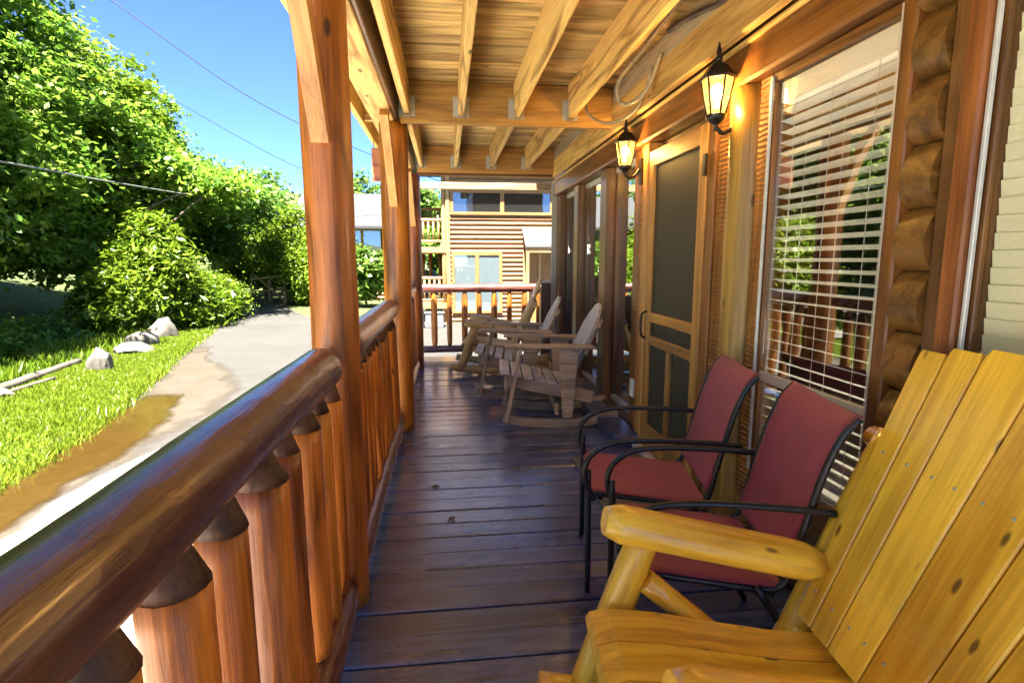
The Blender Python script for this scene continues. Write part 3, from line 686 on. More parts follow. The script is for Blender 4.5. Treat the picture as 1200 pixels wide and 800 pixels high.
# ---------------------------------------------------------------- wall lanterns
def lantern(label, y, zc, power):
    """zc = middle of the glass"""
    xb = 1.205
    t = thing('wall_lantern', label, 'lantern', (1.33, y, zc - .1), 'lit wall lanterns by the screen door')
    raw_b = []
    def lathe(name, prof, mat, sides=6, parent=t, smooth=False):
        vs = []; fs = []
        for z, r in prof:
            for j in range(sides):
                a = 2 * math.pi * (j + .5) / sides; vs.append((xb + r * math.cos(a), y + r * math.sin(a), z))
        for i in range(len(prof) - 1):
            for j in range(sides):
                a = i * sides + j; b = i * sides + (j + 1) % sides; fs.append((a, b, b + sides, a + sides))
        fs.append(tuple(range(sides))[::-1]); fs.append(tuple((len(prof) - 1) * sides + j for j in range(sides)))
        return raw(name, vs, fs, mat, parent, (xb, y, zc), smooth)
    roof = lathe('lantern_roof', [(zc + .068, .078), (zc + .076, .084), (zc + .082, .077), (zc + .105, .057), (zc + .128, .040), (zc + .142, .022)], M['black'])
    lathe('finial', [(zc + .143, .012), (zc + .158, .018), (zc + .168, .008), (zc + .182, .012), (zc + .196, .010), (zc + .228, .002)], M['black'], 10, roof, True)
    lathe('lantern_base', [(zc - .150, .003), (zc - .138, .012), (zc - .128, .006), (zc - .115, .020), (zc - .10, .040), (zc - .085, .047), (zc - .078, .044)], M['black'], 10, t, True)
    for j in range(6):                                     # six frame bars and six panes
        a = 2 * math.pi * (j + .5) / 6; a2 = 2 * math.pi * (j + 1.5) / 6
        lo = Vector((xb + .039 * math.cos(a), y + .039 * math.sin(a), zc - .078)); hi = Vector((xb + .070 * math.cos(a), y + .070 * math.sin(a), zc + .069))
        lo2 = Vector((xb + .039 * math.cos(a2), y + .039 * math.sin(a2), zc - .078)); hi2 = Vector((xb + .070 * math.cos(a2), y + .070 * math.sin(a2), zc + .069))
        tube('frame_bar', [lo, hi], .0045, M['black'], t, 6, 0)
        ins = lambda v: Vector((xb + (v.x - xb) * .97, y + (v.y - y) * .97, v.z))
        raw('glass_pane', [ins(lo), ins(lo2), ins(hi2), ins(hi)], [(0, 1, 2, 3)], M['lampglass'], t, (xb, y, zc))
    b = lathe('bulb', [(zc - .05, .012), (zc - .02, .013), (zc - .005, .020), (zc + .018, .027), (zc + .038, .024), (zc + .052, .008)], M['bulb'], 12, t, True)
    tube('arm', [(xb, y, zc - .125), (xb + .035, y, zc - .155), (xb + .075, y, zc - .135), (xb + .10, y, zc - .10), (xb + .128, y, zc - .085)], .0105, M['black'], t, 8)
    raw_p = [(1.31, y + dy, zc + dz) for dy, dz in ((-.028, -.20), (.028, -.20), (.036, -.12), (.036, -.06), (.022, -.03), (-.022, -.03), (-.036, -.06), (-.036, -.12))]
    extrude_profile('wall_plate', raw_p, (1, 0, 0), .022, M['black'], t, (1.32, y, zc))
    ld = bpy.data.lights.new('lantern_light', 'POINT'); ld.energy = power; ld.color = (1, .66, .28); ld.shadow_soft_size = .03
    lo_ = bpy.data.objects.new('lantern_light', ld); C.objects.link(lo_); lo_.location = (xb, y, zc + .0); 
    lo_.parent = t; lo_.location = Vector((xb, y, zc + .01)) - t.location
    return t
lantern('lit black lantern nearer the camera, between screen door and blind window', 2.47, 2.015, 10)
lantern('lit black lantern left of the screen door, the smaller looking one', 3.75, 2.0, 10)

# ================================================================ RAILINGS
def railing(label, y0, y1, spots=None, xr=-.405):
    t = thing('log_railing', label, 'railing', (xr, (y0 + y1) / 2, 0), 'railings along the porch')
    L = y1 - y0
    log('top_rail', (xr, y0, .957), (xr, y1, .957), .067, M['rail'], t, sides=22, rings=int(L / .04), rough=.085, chip=.007,
        ends=[(0, .16, .5), (1, .16, .5)], seed=int(y0 * 10) + 3)
    log('bottom_rail', (xr + .03, y0, .105), (xr + .03, y1, .105), .052, M['rail'], t, sides=10, rings=int(L / .08), rough=.10, ends=[(0, .10, .6), (1, .10, .6)])
    if spots is None:
        spots = []; y = y0 + .12
        while y < y1 - .1: spots.append((y, rnd.choice((.034, .038, .044)))); y += .158
    for y, r in spots:
        xa = xr + rnd.uniform(.012, .028); xb = xr + rnd.uniform(.0, .012)
        b = log('baluster', (xa, y, .12), (xb, y, .838), r, M['baluster'], t, sides=14, rings=14, rough=.07,
            up=(1, 0, 0), ends=[(0, .08, .45)])
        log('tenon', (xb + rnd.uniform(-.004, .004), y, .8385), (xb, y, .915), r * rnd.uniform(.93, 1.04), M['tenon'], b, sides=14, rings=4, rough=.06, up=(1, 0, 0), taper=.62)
    return t
railing('nearest length of peeled log railing, rising from the lower left corner', -.20, 1.95,
        [(-.05, .04), (.13, .042), (.30, .046), (.455, .042), (.610, .044), (.785, .052), (.955, .044), (1.165, .060), (1.345, .042), (1.53, .050), (1.70, .038), (1.85, .042)])
railing('middle length of log railing between the nearest post and the next', 2.12, 4.16)
railing('farthest side length of log railing between middle and last posts', 4.34, 6.55)
er = thing('log_railing', 'end railing of reddish balusters across the sunlit far end of the porch', 'railing', (.45, 7.4, 0), 'railings along the porch')
log('top_rail', (-.45, 7.4, .925), (1.42, 7.4, .925), .060, M['rail'], er, sides=10, rings=14, rough=.04, sq=(.9, 1.0))
log('bottom_rail', (-.45, 7.4, .115), (1.42, 7.4, .115), .048, M['rail'], er, sides=10, rings=14, rough=.06)
for i in range(8):
    x = -.17 + i * .2; log('baluster', (x, 7.4, .12), (x + rnd.uniform(-.01, .01), 7.4, .92), .036 if i % 2 else .042, M['log'], er, sides=8, rings=10, rough=.06, up=(1, 0, 0), ends=[(0, .10, .45), (1, .13, .4)])
hd = tag(bx('header_board', (-.5, 7.38, 2.195), (1.5, 7.43, 2.28), M['tan'], None, .006, 'X'), 'sunlit pale timber header across the far opening of the porch', 'beam')
tag(log('end_post', (-.47, 7.40, 0), (-.47, 7.40, 2.194), .06, M['log'], None, sides=12, rings=8, up=(1, 0, 0)), 'slim log post standing behind the last porch post', 'post')
pb = tag(bx('corner_post', (1.46, 7.38, 0), (1.52, 7.43, 2.194), M['white'], None, .004, 'Z'), 'narrow white corner board at the right of the far opening', 'post')
dk = thing('dark_newel', 'dark brown square newel at the right end of the end railing', 'post', (1.3, 7.1, 0))
bx('newel_body', (1.19, 6.98, 0), (1.36, 7.12, 1.0), M['trimdark'], dk, .008, 'Z')
bx('lit_rim_cap', (1.175, 6.965, 1.001), (1.375, 7.135, 1.03), M['white'], dk, .006, 'Y')  # white block paints the lit rim along the newel top

# ================================================================ LOOSE THINGS ON THE PORCH
hp = thing('hanging_panel', 'small reddish brown wooden panel hanging left of the middle post', 'panel', (-.62, 5.2, 2.05))
for i, (z0, z1) in enumerate(((1.985, 2.115), (2.118, 2.27))): bx('board', (-.64, 5.19, z0), (-.50, 5.215, z1), M['trimred'], hp, .003, 'X')
for xx in (-.62, -.53): tube('hanger', [(xx, 5.2, 2.265), (xx, 5.2, 2.35)], .003, M['black'], hp, 6, 0)
mt = bx('doormat', (.80, 2.62, .002), (1.26, 3.44, .016), M['mat'], None, .005, 'Y'); tag(mt, 'greyish green doormat on the floor before the screen door', 'doormat')
c1 = thing('cable', 'tan cable hanging in two loops from the ceiling joist', 'cable', (1.1, 3.3, 2.3))
tube('cable_run', [(1.05, 2.1, 2.46), (1.06, 2.6, 2.44), (1.07, 3.05, 2.42), (1.06, 3.45, 2.38), (1.075, 3.52, 2.29), (1.10, 3.45, 2.235), (1.13, 3.32, 2.23), (1.16, 3.22, 2.27), (1.18, 3.18, 2.35), (1.2, 3.15, 2.43)], .0125, M['cable'], c1, 8, 8)
tube('cable_loop', [(1.02, 4.06, 2.44), (1.0, 4.02, 2.34), (1.03, 3.92, 2.26), (1.08, 3.78, 2.20), (1.14, 3.62, 2.19), (1.18, 3.48, 2.22), (1.195, 3.36, 2.30), (1.205, 3.3, 2.41)], .0095, M['cable'], c1, 8, 8)
tube('conduit', [(1.0, 1.8, 2.50), (1.02, 2.3, 2.475), (1.045, 2.75, 2.46), (1.07, 3.0, 2.455)], .02, M['cable'], c1, 8, 6)
tag(tube('cable', [(1.20, 3.05, 2.505), (1.195, 2.85, 2.475), (1.195, 2.66, 2.44), (1.2, 2.45, 2.40), (1.2, 2.2, 2.42)], .014, M['cabledark'], None, 8, 6), 'dark cable sagging along the wall top near the lantern', 'cable')

for x, y, a, lb in [(-.085, 3.08, .3, 'scrap of dry dark leaf on the floor boards, farthest along toward the middle post'), (.005, 2.66, .9, 'scrap of dry leaf on the floor boards beside the nearest post, the larger looking one'),
        (.42, 3.3, 1.2, 'scrap of dry leaf on the floor boards out before the maroon chairs')]:
    q = Vector((math.cos(a), math.sin(a), 0)); p_ = Vector((-q.y, q.x, 0)); c_ = Vector((x, y, .003))
    tag(raw('dry_leaf', [c_ - q * .035, c_ + p_ * .016 + Vector((0, 0, .007)), c_ + q * .03 + Vector((0, 0, .004)), c_ - p_ * .018 + Vector((0, 0, .005)), c_ + Vector((0, 0, .001))], [(0, 4, 1), (1, 4, 2), (2, 4, 3), (3, 4, 0)], M['bark'], None, (x, y, 0)),
        lb, 'leaf', 'dry leaf scraps on the porch floor')
# ---------------------------------------------------------------- log chair (local: faces -X)
def log_chair(label, mat, group):
    t = thing('log_chair', label, 'chair', (0, 0, 0), group)
    for s in (-1, 1):
        P = [(-.56, s * .31, .095), (-.25, s * .31, .052), (.05, s * .30, .045), (.35, s * .29, .06), (.60, s * .28, .11)]
        tube('rocker', P, .042, mat, t, 10, 5)
        log('front_post', (-.43, s * .325, .08), (-.262, s * .318, .575), .047, mat, t, sides=12, rings=8, rough=.05, ends=[(1, .08, .75)])
        log('brace', (-.27, s * .30, .43), (.08, s * .27, .14), .032, mat, t, sides=10, rings=6, rough=.08)
        log('arm', (-.385, s * .308, .600), (.195, s * .285, .482), .057, mat, t, sides=14, rings=14, rough=.05, ends=[(0, .035, .72), (1, .05, .78)], sq=(1.12, .86))
        log('back_post', (.07, s * .292, .10), (.40, s * .335, .835), .042, mat, t, sides=12, rings=10, rough=.05, ends=[(1, .03, .8)])
    # contoured seat boards running front to back
    n = 4
    for k in range(n):
        f0, f1 = -1 + 2 * k / n, -1 + 2 * (k + 1) / n
        prof = [(-.425, .308), (-.436, .333), (-.426, .358), (-.38, .372), (-.26, .368), (-.10, .345), (.04, .328), (.20, .322)]
        vs = []; fs = []
        for i, (px, pz) in enumerate(prof):
            hw = .292 - .07 * i / (len(prof) - 1); g = .0018
            a, b = hw * f0 + g, hw * f1 - g
            vs += [(px, a, pz), (px, b, pz), (px + .004, b, pz - .026), (px + .004, a, pz - .026)]
        for i in range(len(prof) - 1):
            for j in range(4): fs.append((4 * i + j, 4 * i + (j + 1) % 4, 4 * i + 4 + (j + 1) % 4, 4 * i + 4 + j))
        fs += [(3, 2, 1, 0), tuple(4 * (len(prof) - 1) + j for j in range(4))]
        o = raw('seat_board', vs, fs, mat, t, (0, (f0 + f1) * .12, .34))
    for px, pz in ((-.30, .30), (.16, .265)): log('seat_rail', (px, -.32, pz), (px, .32, pz), .034, mat, t, sides=10, rings=6, rough=.05)
    log('back_rail', (.400, -.41, .80), (.400, .41, .80), .038, mat, t, sides=12, rings=6, rough=.04, ends=[(0, .02, .8), (1, .02, .8)])
    log('back_rail', (.19, -.32, .355), (.19, .32, .355), .034, mat, t, sides=10, rings=6, rough=.04)
    # back planks, rounded tops, fanned
    cuts = [-1, -.74, -.45, .02, .45, .74, 1]
    for k in range(6):
        f0, f1 = cuts[k], cuts[k + 1]; c = (f0 + f1) / 2
        yb, yt = c * .268, c * .345; wb, wt = (f1 - f0) * .268 - .004, (f1 - f0) * .345 - .004
        top = 1.052 + .045 * (1 - c * c)
        bz = .355
        def pt(z, d): return (.135 + (z - bz) * .455 + d, z)
        vs = []; fs = []
        rows = [(bz, 1), (bz + .2, 1), (bz + .45, 1), (top - .03, 1), (top - .010, .96), (top, .86)]
        for z, m_ in rows:
            f = (z - bz) / (top - bz); yc = yb + (yt - yb) * f; hw = (wb + (wt - wb) * f) / 2 * m_
            x0, z0 = pt(z, 0); x1, z1 = x0 + .024, z0 - .010
            e = .004
            vs += [(x0 + e, yc - hw, z0), (x0, yc - hw + e, z0), (x0, yc + hw - e, z0), (x0 + e, yc + hw, z0), (x1, yc + hw, z1), (x1, yc - hw, z1)]
        for i in range(len(rows) - 1):
            for j in range(6): fs.append((6 * i + j, 6 * i + (j + 1) % 6, 6 * i + 6 + (j + 1) % 6, 6 * i + 6 + j))
        fs += [tuple(range(6))[::-1], tuple(6 * (len(rows) - 1) + j for j in range(6))]
        m, L = frame((.135, yb, bz), (.135 + .455 * (top - bz), yt, top), (-1, 0, .5)); mi = m.inverted()
        me = bpy.data.meshes.new('back_plank'); me.from_pydata([mi @ Vector(v) for v in vs], [], fs)
        bm = bmesh.new(); bm.from_mesh(me); bmesh.ops.recalc_face_normals(bm, faces=bm.faces); bm.to_mesh(me); bm.free()
        bp_ = link('back_plank', me, mat, t, m)
        for zs in (.43, .80):
            f = (zs - bz) / (top - bz); xs_, _z = pt(zs, 0)
            for sy in ((-.25, .25) if f1 - f0 > .4 else (0,)):
                yy = yb + (yt - yb) * f + sy * (wb + (wt - wb) * f)
                nrm = Vector((-1, 0, .455)).normalized(); c_ = Vector((xs_, yy, zs))
                if 'screw' not in _cache: _cache['screw'] = log_mesh(.004, lambda u: .0042, 10, 1, 0, 1)
                mm, _L = frame(c_ - nrm * .002, c_ + nrm * .002, (0, 1, 0))
                link('screw', _cache['screw'], M['steel'], bp_, mm)
    return t
def place(t, x, y, deg, s=1.):
    t.location = (x, y, 0); t.rotation_euler = (0, 0, R(deg)); t.scale = (s, s, s)
yc = log_chair('big varnished yellow log rocking chair in the lower right foreground', M['yellow'], 'log rocking chairs')
place(yc, .765, 1.035, -6)
tc_ = log_chair('pale tan log rocking chair farthest off, by the end railing', M['tan'], 'log rocking chairs')
place(tc_, .62, 6.50, -8)

# ---------------------------------------------------------------- sling chair (local: faces -X)
def sling_chair(label):
    t = thing('sling_chair', label, 'chair', (0, 0, 0), 'maroon sling chairs')
    hw = .235
    for s in (-1, 1):
        y_ = s * hw
        tube('arm_tube', [(.245, y_, .612), (.14, y_, .620), (.0, y_, .626), (-.15, y_, .624), (-.25, y_, .606), (-.315, y_, .555), (-.335, y_, .49), (-.318, y_, .43), (-.295, y_, .385)], .0108, M['black'], t, 10, 6)
        tube('front_leg', [(-.318, y_ - s * .018, .50), (-.315, y_ - s * .014, .25), (-.315, y_, 0.0)], .0115, M['black'], t, 8, 4)
        tube('rear_leg', [(.05, y_, .385), (.17, y_, .2), (.29, y_, 0.0)], .0115, M['black'], t, 8, 4)
        tube('side_rail', [(-.29, y_ - s * .018, .405), (-.10, y_ - s * .018, .385), (.08, y_ - s * .018, .37), (.135, y_ - s * .018, .40), (.165, y_ - s * .018, .52), (.215, y_ - s * .018, .72), (.255, y_ - s * .018, .825), (.295, y_ - s * .018, .875)], .0108, M['black'], t, 10, 6)
    for px, pz in ((-.27, .385), (.10, .355)): tube('cross_bar', [(px, -hw + .02, pz), (px, hw - .02, pz)], .010, M['black'], t, 8, 0)
    def sheet(name, prof, sag):
        P = smooth_path([(a, 0, b) for a, b in prof], 5); K = 10; vs = []; fs = []
        for i, p in enumerate(P):
            tt = (P[min(i + 1, len(P) - 1)] - P[max(i - 1, 0)]).normalized(); nn = Vector((-tt.z, 0, tt.x))
            f = i / (len(P) - 1)
            for k in range(K + 1):
                u = -1 + 2 * k / K
                q = p - nn * sag * (1 - u * u) * (math.sin(math.pi * min(1, f * .9 + .05)) * .8 + .2)
                vs.append(Vector((q.x, u * (hw - .012), q.z)))
        n = len(P)
        for i in range(n - 1):
            for k in range(K): a = i * (K + 1) + k; fs.append((a, a + 1, a + K + 2, a + K + 1))
        o = raw(name, vs, fs, M['red'], t, (0, 0, .4), True)
        so_ = o.modifiers.new('thickness', 'SOLIDIFY'); so_.thickness = .003; so_.offset = 0
        return o
    sheet('seat_sling', [(-.315, .395), (-.295, .415), (-.20, .408), (-.05, .392), (.09, .382), (.13, .386)], .010)
    sheet('back_sling', [(.130, .425), (.155, .51), (.183, .62), (.213, .73), (.250, .83), (.287, .878), (.30, .882)], .010)
    return t
sA = sling_chair('maroon sling chair farther along, just right of the screen door'); place(sA, .885, 2.15, -11)
sB = sling_chair('maroon sling chair nearest, partly behind the yellow chair arm'); place(sB, .855, 1.60, -12)

# ---------------------------------------------------------------- weathered Adirondack rocker (local: faces -X)
def adirondack(label):
    t = thing('adirondack_rocker', label, 'chair', (0, 0, 0), 'weathered wooden rocking chairs')
    g, gl = M['grey'], M['greylight']
    for s in (-1, 1):
        y_ = s * .255
        P = [(-.36, y_, .075), (-.20, y_, .046), (.05, y_, .034), (.30, y_, .048), (.54, y_, .105)]
        ribbon('rocker', P, .034, .064, g, t, (0, 1, 0))
        plank('front_leg', (-.335, y_ + s * .034, .055), (-.225, y_ + s * .034, .635), .085, .026, g, t, up=(1, 0, .2))
        prof = [(.10, y_ + s * .020, .09), (.175, y_ + s * .020, .09), (.215, y_ + s * .020, .60), (.245, y_ + s * .020, .632), (.065, y_ + s * .020, .632)]
        extrude_profile('rear_leg', prof, (0, s, 0), .028, g, t, (.15, y_, .4))
        plank('stringer', (-.33, y_ - s * .028, .37), (.34, y_ - s * .028, .235), .030, .10, g, t)
        plank('arm', (-.345, s * .30, .652), (.34, s * .285, .640), .125, .024, g, t, bev=.008)
        plank('back_support', (.10, s * .165, .22), (.41, s * .165, .84), .05, .03, g, t, up=(-1, 0, .5))
    # seat slats, the first one rounded over the front
    for k in range(6):
        f = k / 5; px = -.345 + .46 * f; pz = .435 - .105 * f
        plank('seat_slat', (px, -.262, pz), (px, .262, pz), .078, .022, gl, t, up=(.22, 0, 1), bev=.006)
    n = 14; prof = [(-.335, -.24, .415)]
    prof = [(-.352, -.25 + .5 * i / n, .30 + .07 * math.sin(math.pi * i / n)) for i in range(n + 1)] + [(-.352, .25, .415), (-.352, -.25, .415)]
    extrude_profile('front_apron', prof, (1, 0, 0), .022, g, t, (-.34, 0, .36))
    plank('back_rail', (.285, -.27, .60), (.285, .27, .60), .05, .03, g, t, up=(-1, 0, .5))
    plank('back_rail', (.385, -.24, .80), (.385, .24, .80), .05, .03, g, t, up=(-1, 0, .5))
    plank('stretcher', (.06, -.25, .14), (.06, .25, .14), .09, .03, g, t, up=(1, 0, 0))
    for k in range(7):
        c = (k - 3) / 3; yb, yt = c * .19, c * .225; top = .955 - .15 * abs(c) ** 2.2; bz = .33
        hb_, ht = .029, .0345
        x = lambda z: .125 + (z - bz) * .47
        vs = []; fs = []
        rows = [(bz, 1.), (bz + .3, 1.), (top - .05, 1.), (top, 1.)]
        for i, (z, m_) in enumerate(rows):
            f = (z - bz) / .625; yc_ = yb + (yt - yb) * f; hw = hb_ + (ht - hb_) * f
            dz = [0, 0]
            if i == 3:
                cl = lambda yy: .955 - .15 * min(1.25, abs(yy / .225)) ** 2.2
                za, zb2 = cl(yc_ - hw), cl(yc_ + hw)
            else: za = zb2 = z
            vs += [(x(za), yc_ - hw, za), (x(zb2), yc_ + hw, zb2), (x(zb2) + .019, yc_ + hw, zb2 - .01), (x(za) + .019, yc_ - hw, za - .01)]
        for i in range(3):
            for j in range(4): fs.append((4 * i + j, 4 * i + (j + 1) % 4, 4 * i + 4 + (j + 1) % 4, 4 * i + 4 + j))
        fs += [(3, 2, 1, 0), (12, 13, 14, 15)]
        m, L = frame((x(bz), yb, bz), (x(top), yt, top), (-1, 0, .5)); mi = m.inverted()
        me = bpy.data.meshes.new('back_slat'); me.from_pydata([mi @ Vector(v) for v in vs], [], fs)
        bm = bmesh.new(); bm.from_mesh(me); bmesh.ops.recalc_face_normals(bm, faces=bm.faces); bm.to_mesh(me); bm.free()
        link('back_slat', me, gl, t, m)
    return t
a1 = adirondack('weathered grey Adirondack rocker with rounded back, nearest of the three rockers by the windows'); place(a1, .80, 4.40, -5)
a2 = adirondack('weathered grey Adirondack rocker in the middle of the row, half hidden by the nearer one'); place(a2, .66, 5.33, -7)

# ================================================================ NEIGHBOUR'S LOG HOUSE
NY = 17.0
nh = thing('log_house', 'sunlit honey log house with balcony straight beyond the porch end', 'house', (3.5, NY + 4, G))
bx('wall_core', (.10, NY + .06, G), (7.0, NY + 7.5, 5.6), M['siding'], nh, 0, 'X')
z = G
while z < 5.5:
    n = 6
    prof = [(.10, NY + .06, z + .004)] + [(.10, NY + .058 - .055 * math.sin(math.pi * i / n) ** .7, z + .004 + .13 * i / n) for i in range(n + 1)] + [(.10, NY + .06, z + .134)]
    prof = prof[1:-1] + [(.10, NY + .10, z + .134), (.10, NY + .10, z + .004)]
    o = extrude_profile('siding_log', prof, (1, 0, 0), 6.9, M['siding'], nh, (3.5, NY, z + .07)); z += .138
def nwin(x0, x1, z0, z1, panes, mat, inner, deep=.02):
    f = bx('window', (x0 - .09, NY - .035, z1), (x1 + .09, NY + .01, z1 + .10), M['sidingtrim'], nh, .004, 'X')
    bx('sill', (x0 - .09, NY - .045, z0 - .08), (x1 + .09, NY + .01, z0), M['sidingtrim'], f, .004, 'X')
    wd = (x1 - x0 - .12 * (panes - 1)) / panes
    bx('frame_side', (x0 - .09, NY - .034, z0), (x0, NY + .01, z1), M['sidingtrim'], f, .004, 'Z')
    for k in range(panes):
        a = x0 + k * (wd + .12); b = a + wd
        bx('frame_side', (b, NY - .034, z0), (b + (.12 if k < panes - 1 else .09), NY + .01, z1), M['sidingtrim'], f, .004, 'Z')
        bx('pane', (a, NY - .012, z0), (b, NY - .006, z1), mat, f, 0, 'Z')
        bx('inner_panel', (a, NY - .004, z0), (b, NY - .001, z1), inner, f, 0, 'Z')
nwin(.23, 3.15, 2.70, 3.26, 2, M['farglass'], M['darkint'])
nwin(.25, 1.60, -.25, 1.42, 2, M['farglass'], M['curtain'])
bx('corner_board', (.0, NY - .05, G), (.12, NY + .1, 5.6), M['nrail'], nh, .006, 'Z')
# awning over a side door
bx('door', (2.36, NY - .03, G), (3.4, NY - .001, 1.50), M['sidingtrim'], nh, .004, 'Z')
for xx in (2.33, 2.80, 3.36): bx('door_batten', (xx, NY - .06, G), (xx + .08, NY - .031, 1.50), M['nrail'], nh, .004, 'Z')
aw = raw('awning', [(2.30, NY, 2.22), (3.55, NY, 2.22), (3.55, NY - .75, 1.70), (2.30, NY - .75, 1.70), (2.30, NY, 2.18), (3.55, NY, 2.18), (3.55, NY - .75, 1.65), (2.30, NY - .75, 1.65)],
    [(0, 1, 2, 3), (7, 6, 5, 4), (0, 3, 7, 4), (1, 5, 6, 2), (3, 2, 6, 7), (0, 4, 5, 1)], M['metalroof'], nh, (2.9, NY, 2))
for k in range(6):
    xx = 2.32 + k * .24; plank('roof_seam', (xx, NY - .01, 2.232), (xx, NY - .755, 1.712), .02, .02, M['metalroof'], aw, bev=.002)
bx('awning_beam', (2.32, NY - .70, 1.50), (3.5, NY - .62, 1.64), M['nrail'], nh, .004, 'X')
bx('awning_post', (2.34, NY - .70, G), (2.42, NY - .62, 1.499), M['nrail'], nh, .004, 'Z')
# balcony and lower deck at the left
bx('balcony_floor', (-1.25, NY - .02, 1.50), (-.002, NY + 3.0, 1.66), M['nrail'], nh, .006, 'X')
bx('lower_deck', (-1.25, NY - .02, -.18), (-.002, NY + 3.0, -.02), M['nrail'], nh, .006, 'X')
def nrail(z0, z1, yy, x0, x1, mat):
    r = log('deck_rail', (x0, yy, z1), (x1, yy, z1), .05, mat, nh, sides=8, rings=4)
    log('lower_rail', (x0, yy, z0 + .06), (x1, yy, z0 + .06), .04, mat, r, sides=8, rings=4)
    x = x0 + .08
    while x < x1 - .03: log('baluster', (x, yy, z0 + .06), (x, yy, z1), .034, mat, r, sides=6, rings=2, up=(1, 0, 0)); x += .15
nrail(1.78, 2.46, NY + .06, -1.2, -.12, M['nrail'])
nrail(2.46, 3.02, NY + 2.9, -1.2, .0, M['sidingtrim'])
nrail(.02, .74, NY + .06, -1.2, -.02, M['nrail'])
for px in (-1.15, -.8, -.55, -.22): log('deck_post', (px, NY + 2.6, -.02), (px, NY + 2.6, 1.5), .06, M['trim'], nh, sides=8, rings=3, up=(1, 0, 0))
for px in (-1.2, -.06):
    log('deck_post', (px, NY + .08, G), (px, NY + .08, 5.0), .07, M['nrail'], nh, sides=8, rings=3, up=(1, 0, 0))
rf = [(-1.4, NY - .9, 4.9), (7.6, NY - .9, 4.9), (7.6, NY + 4, 7.6), (-1.4, NY + 4, 7.6), (-1.4, NY + 8.6, 4.9), (7.6, NY + 8.6, 4.9)]
raw('roof', rf, [(0, 1, 2, 3), (3, 2, 5, 4), (0, 3, 4), (1, 5, 2), (0, 4, 5, 1)], M['greyroof'], nh, (2, NY + 4, 5))
ub = thing('utility_box', 'low dark grey metal box standing on the pale yard below the neighbouring deck', 'box', (-.4, 15.6, G))
bx('cabinet', (-.62, 15.6, G), (-.10, 16.0, G + .40), M['greybox'], ub, .02, 'X')
bx('lid', (-.64, 15.58, G + .401), (-.08, 16.02, G + .43), M['greybox'], ub, .008, 'X')
bx('side_unit', (-.80, 15.55, G), (-.66, 15.95, G + .58), M['greybox'], ub, .02, 'Z')
strip('yard', [(-1.1, 7.6), (-1.6, 10.5), (-2.0, 14), (-2.4, 17.2)], [(5, 7.6), (6, 10.5), (7, 14), (8, 17.2)], G + .004, M['road'])

# ================================================================ FAR HOUSE
FY = 27.0
fh = thing('far_house', 'grey roofed two storey log house glimpsed between the porch posts', 'house', (-4.5, FY + 3, G))
bx('wall_core', (-6.9, FY + .06, G), (-1.6, FY + 6, 2.86), M['siding'], fh, 0, 'X')
z = G
while z < 2.7:
    prof = [(-6.9, FY + .058 - .07 * math.sin(math.pi * i / 4), z + .004 + .18 * i / 4) for i in range(5)] + [(-6.9, FY + .10, z + .186), (-6.9, FY + .10, z + .002)]
    extrude_profile('siding_log', prof, (1, 0, 0), 5.3, M['siding'], fh, (-4.2, FY, z + .09)); z += .19
raw('roof', [(-7.25, FY - .5, 2.82), (-1.3, FY - .5, 2.82), (-1.5, FY + 2.2, 4.55), (-7.0, FY + 2.2, 4.55), (-1.3, FY + 6.4, 2.82), (-7.25, FY + 6.4, 2.82), (-7.25, FY - .5, 2.70), (-1.3, FY - .5, 2.70), (-1.3, FY + 6.4, 2.70), (-7.25, FY + 6.4, 2.70)],
    [(0, 1, 2, 3), (3, 2, 4, 5), (0, 3, 5), (1, 4, 2), (0, 6, 7, 1), (6, 9, 8, 7), (4, 8, 9, 5), (0, 5, 9, 6), (1, 7, 8, 4)], M['greyroof'], fh, (-4, FY + 2, 3))
for z0, z1 in ((1.50, 2.62), (.32, 1.30)):
    for x0, x1 in ((-4.6, -3.95), (-3.82, -3.05)):
        f = bx('window', (x0 - .07, FY - .06, z1), (x1 + .07, FY, z1 + .08), M['nrail'], fh, .004, 'X')
        bx('sill', (x0 - .07, FY - .07, z0 - .07), (x1 + .07, FY, z0), M['nrail'], f, .004, 'X')
        for a, b in ((x0 - .06, x0), (x1, x1 + .05)): bx('frame_side', (a, FY - .06, z0), (b, FY, z1), M['nrail'], f, .004, 'Z')
        bx('pane', (x0, FY - .03, z0), (x1, FY - .02, z1), M['farglass'], f, 0, 'Z')
        bx('inner_panel', (x0, FY - .018, z0), (x1, FY - .012, z1), M['curtain'], f, 0, 'Z')

# ================================================================ FENCES
def split_fence(label, posts, rails, grp='split rail fences by the bend'):
    t = thing('rail_fence', label, 'fence', (*posts[0][:2], G), grp)
    for x, y, h in posts: log('post', (x, y, G - .1), (x + .03, y, G + h), .085, M['fencewood'], t, sides=8, rings=5, rough=.08, up=(1, 0, 0))
    for a, b in rails: log('rail', a, b, .055, M['fencewood'], t, sides=8, rings=6, rough=.1)
split_fence('pale split rail fence on the right of the road bend', [(-6.84, 24.6, 1.6), (-9.2, 27.8, 1.2), (-7.9, 26.1, 1.0)],
            [((-6.8, 24.5, .62), (-9.3, 27.9, .35)), ((-6.8, 24.5, .05), (-9.3, 27.9, -.25)), ((-6.95, 24.7, -.4), (-8.9, 27.4, .55))])
split_fence('shaded split rail fence beyond the road bend, left of the other', [(-13.2, 31.2, 1.25), (-11.7, 32.0, 1.15), (-14.8, 30.4, 1.2)],
            [((-14.9, 30.3, .45), (-11.6, 32.1, .40)), ((-14.9, 30.3, .0), (-11.6, 32.1, -.05))])

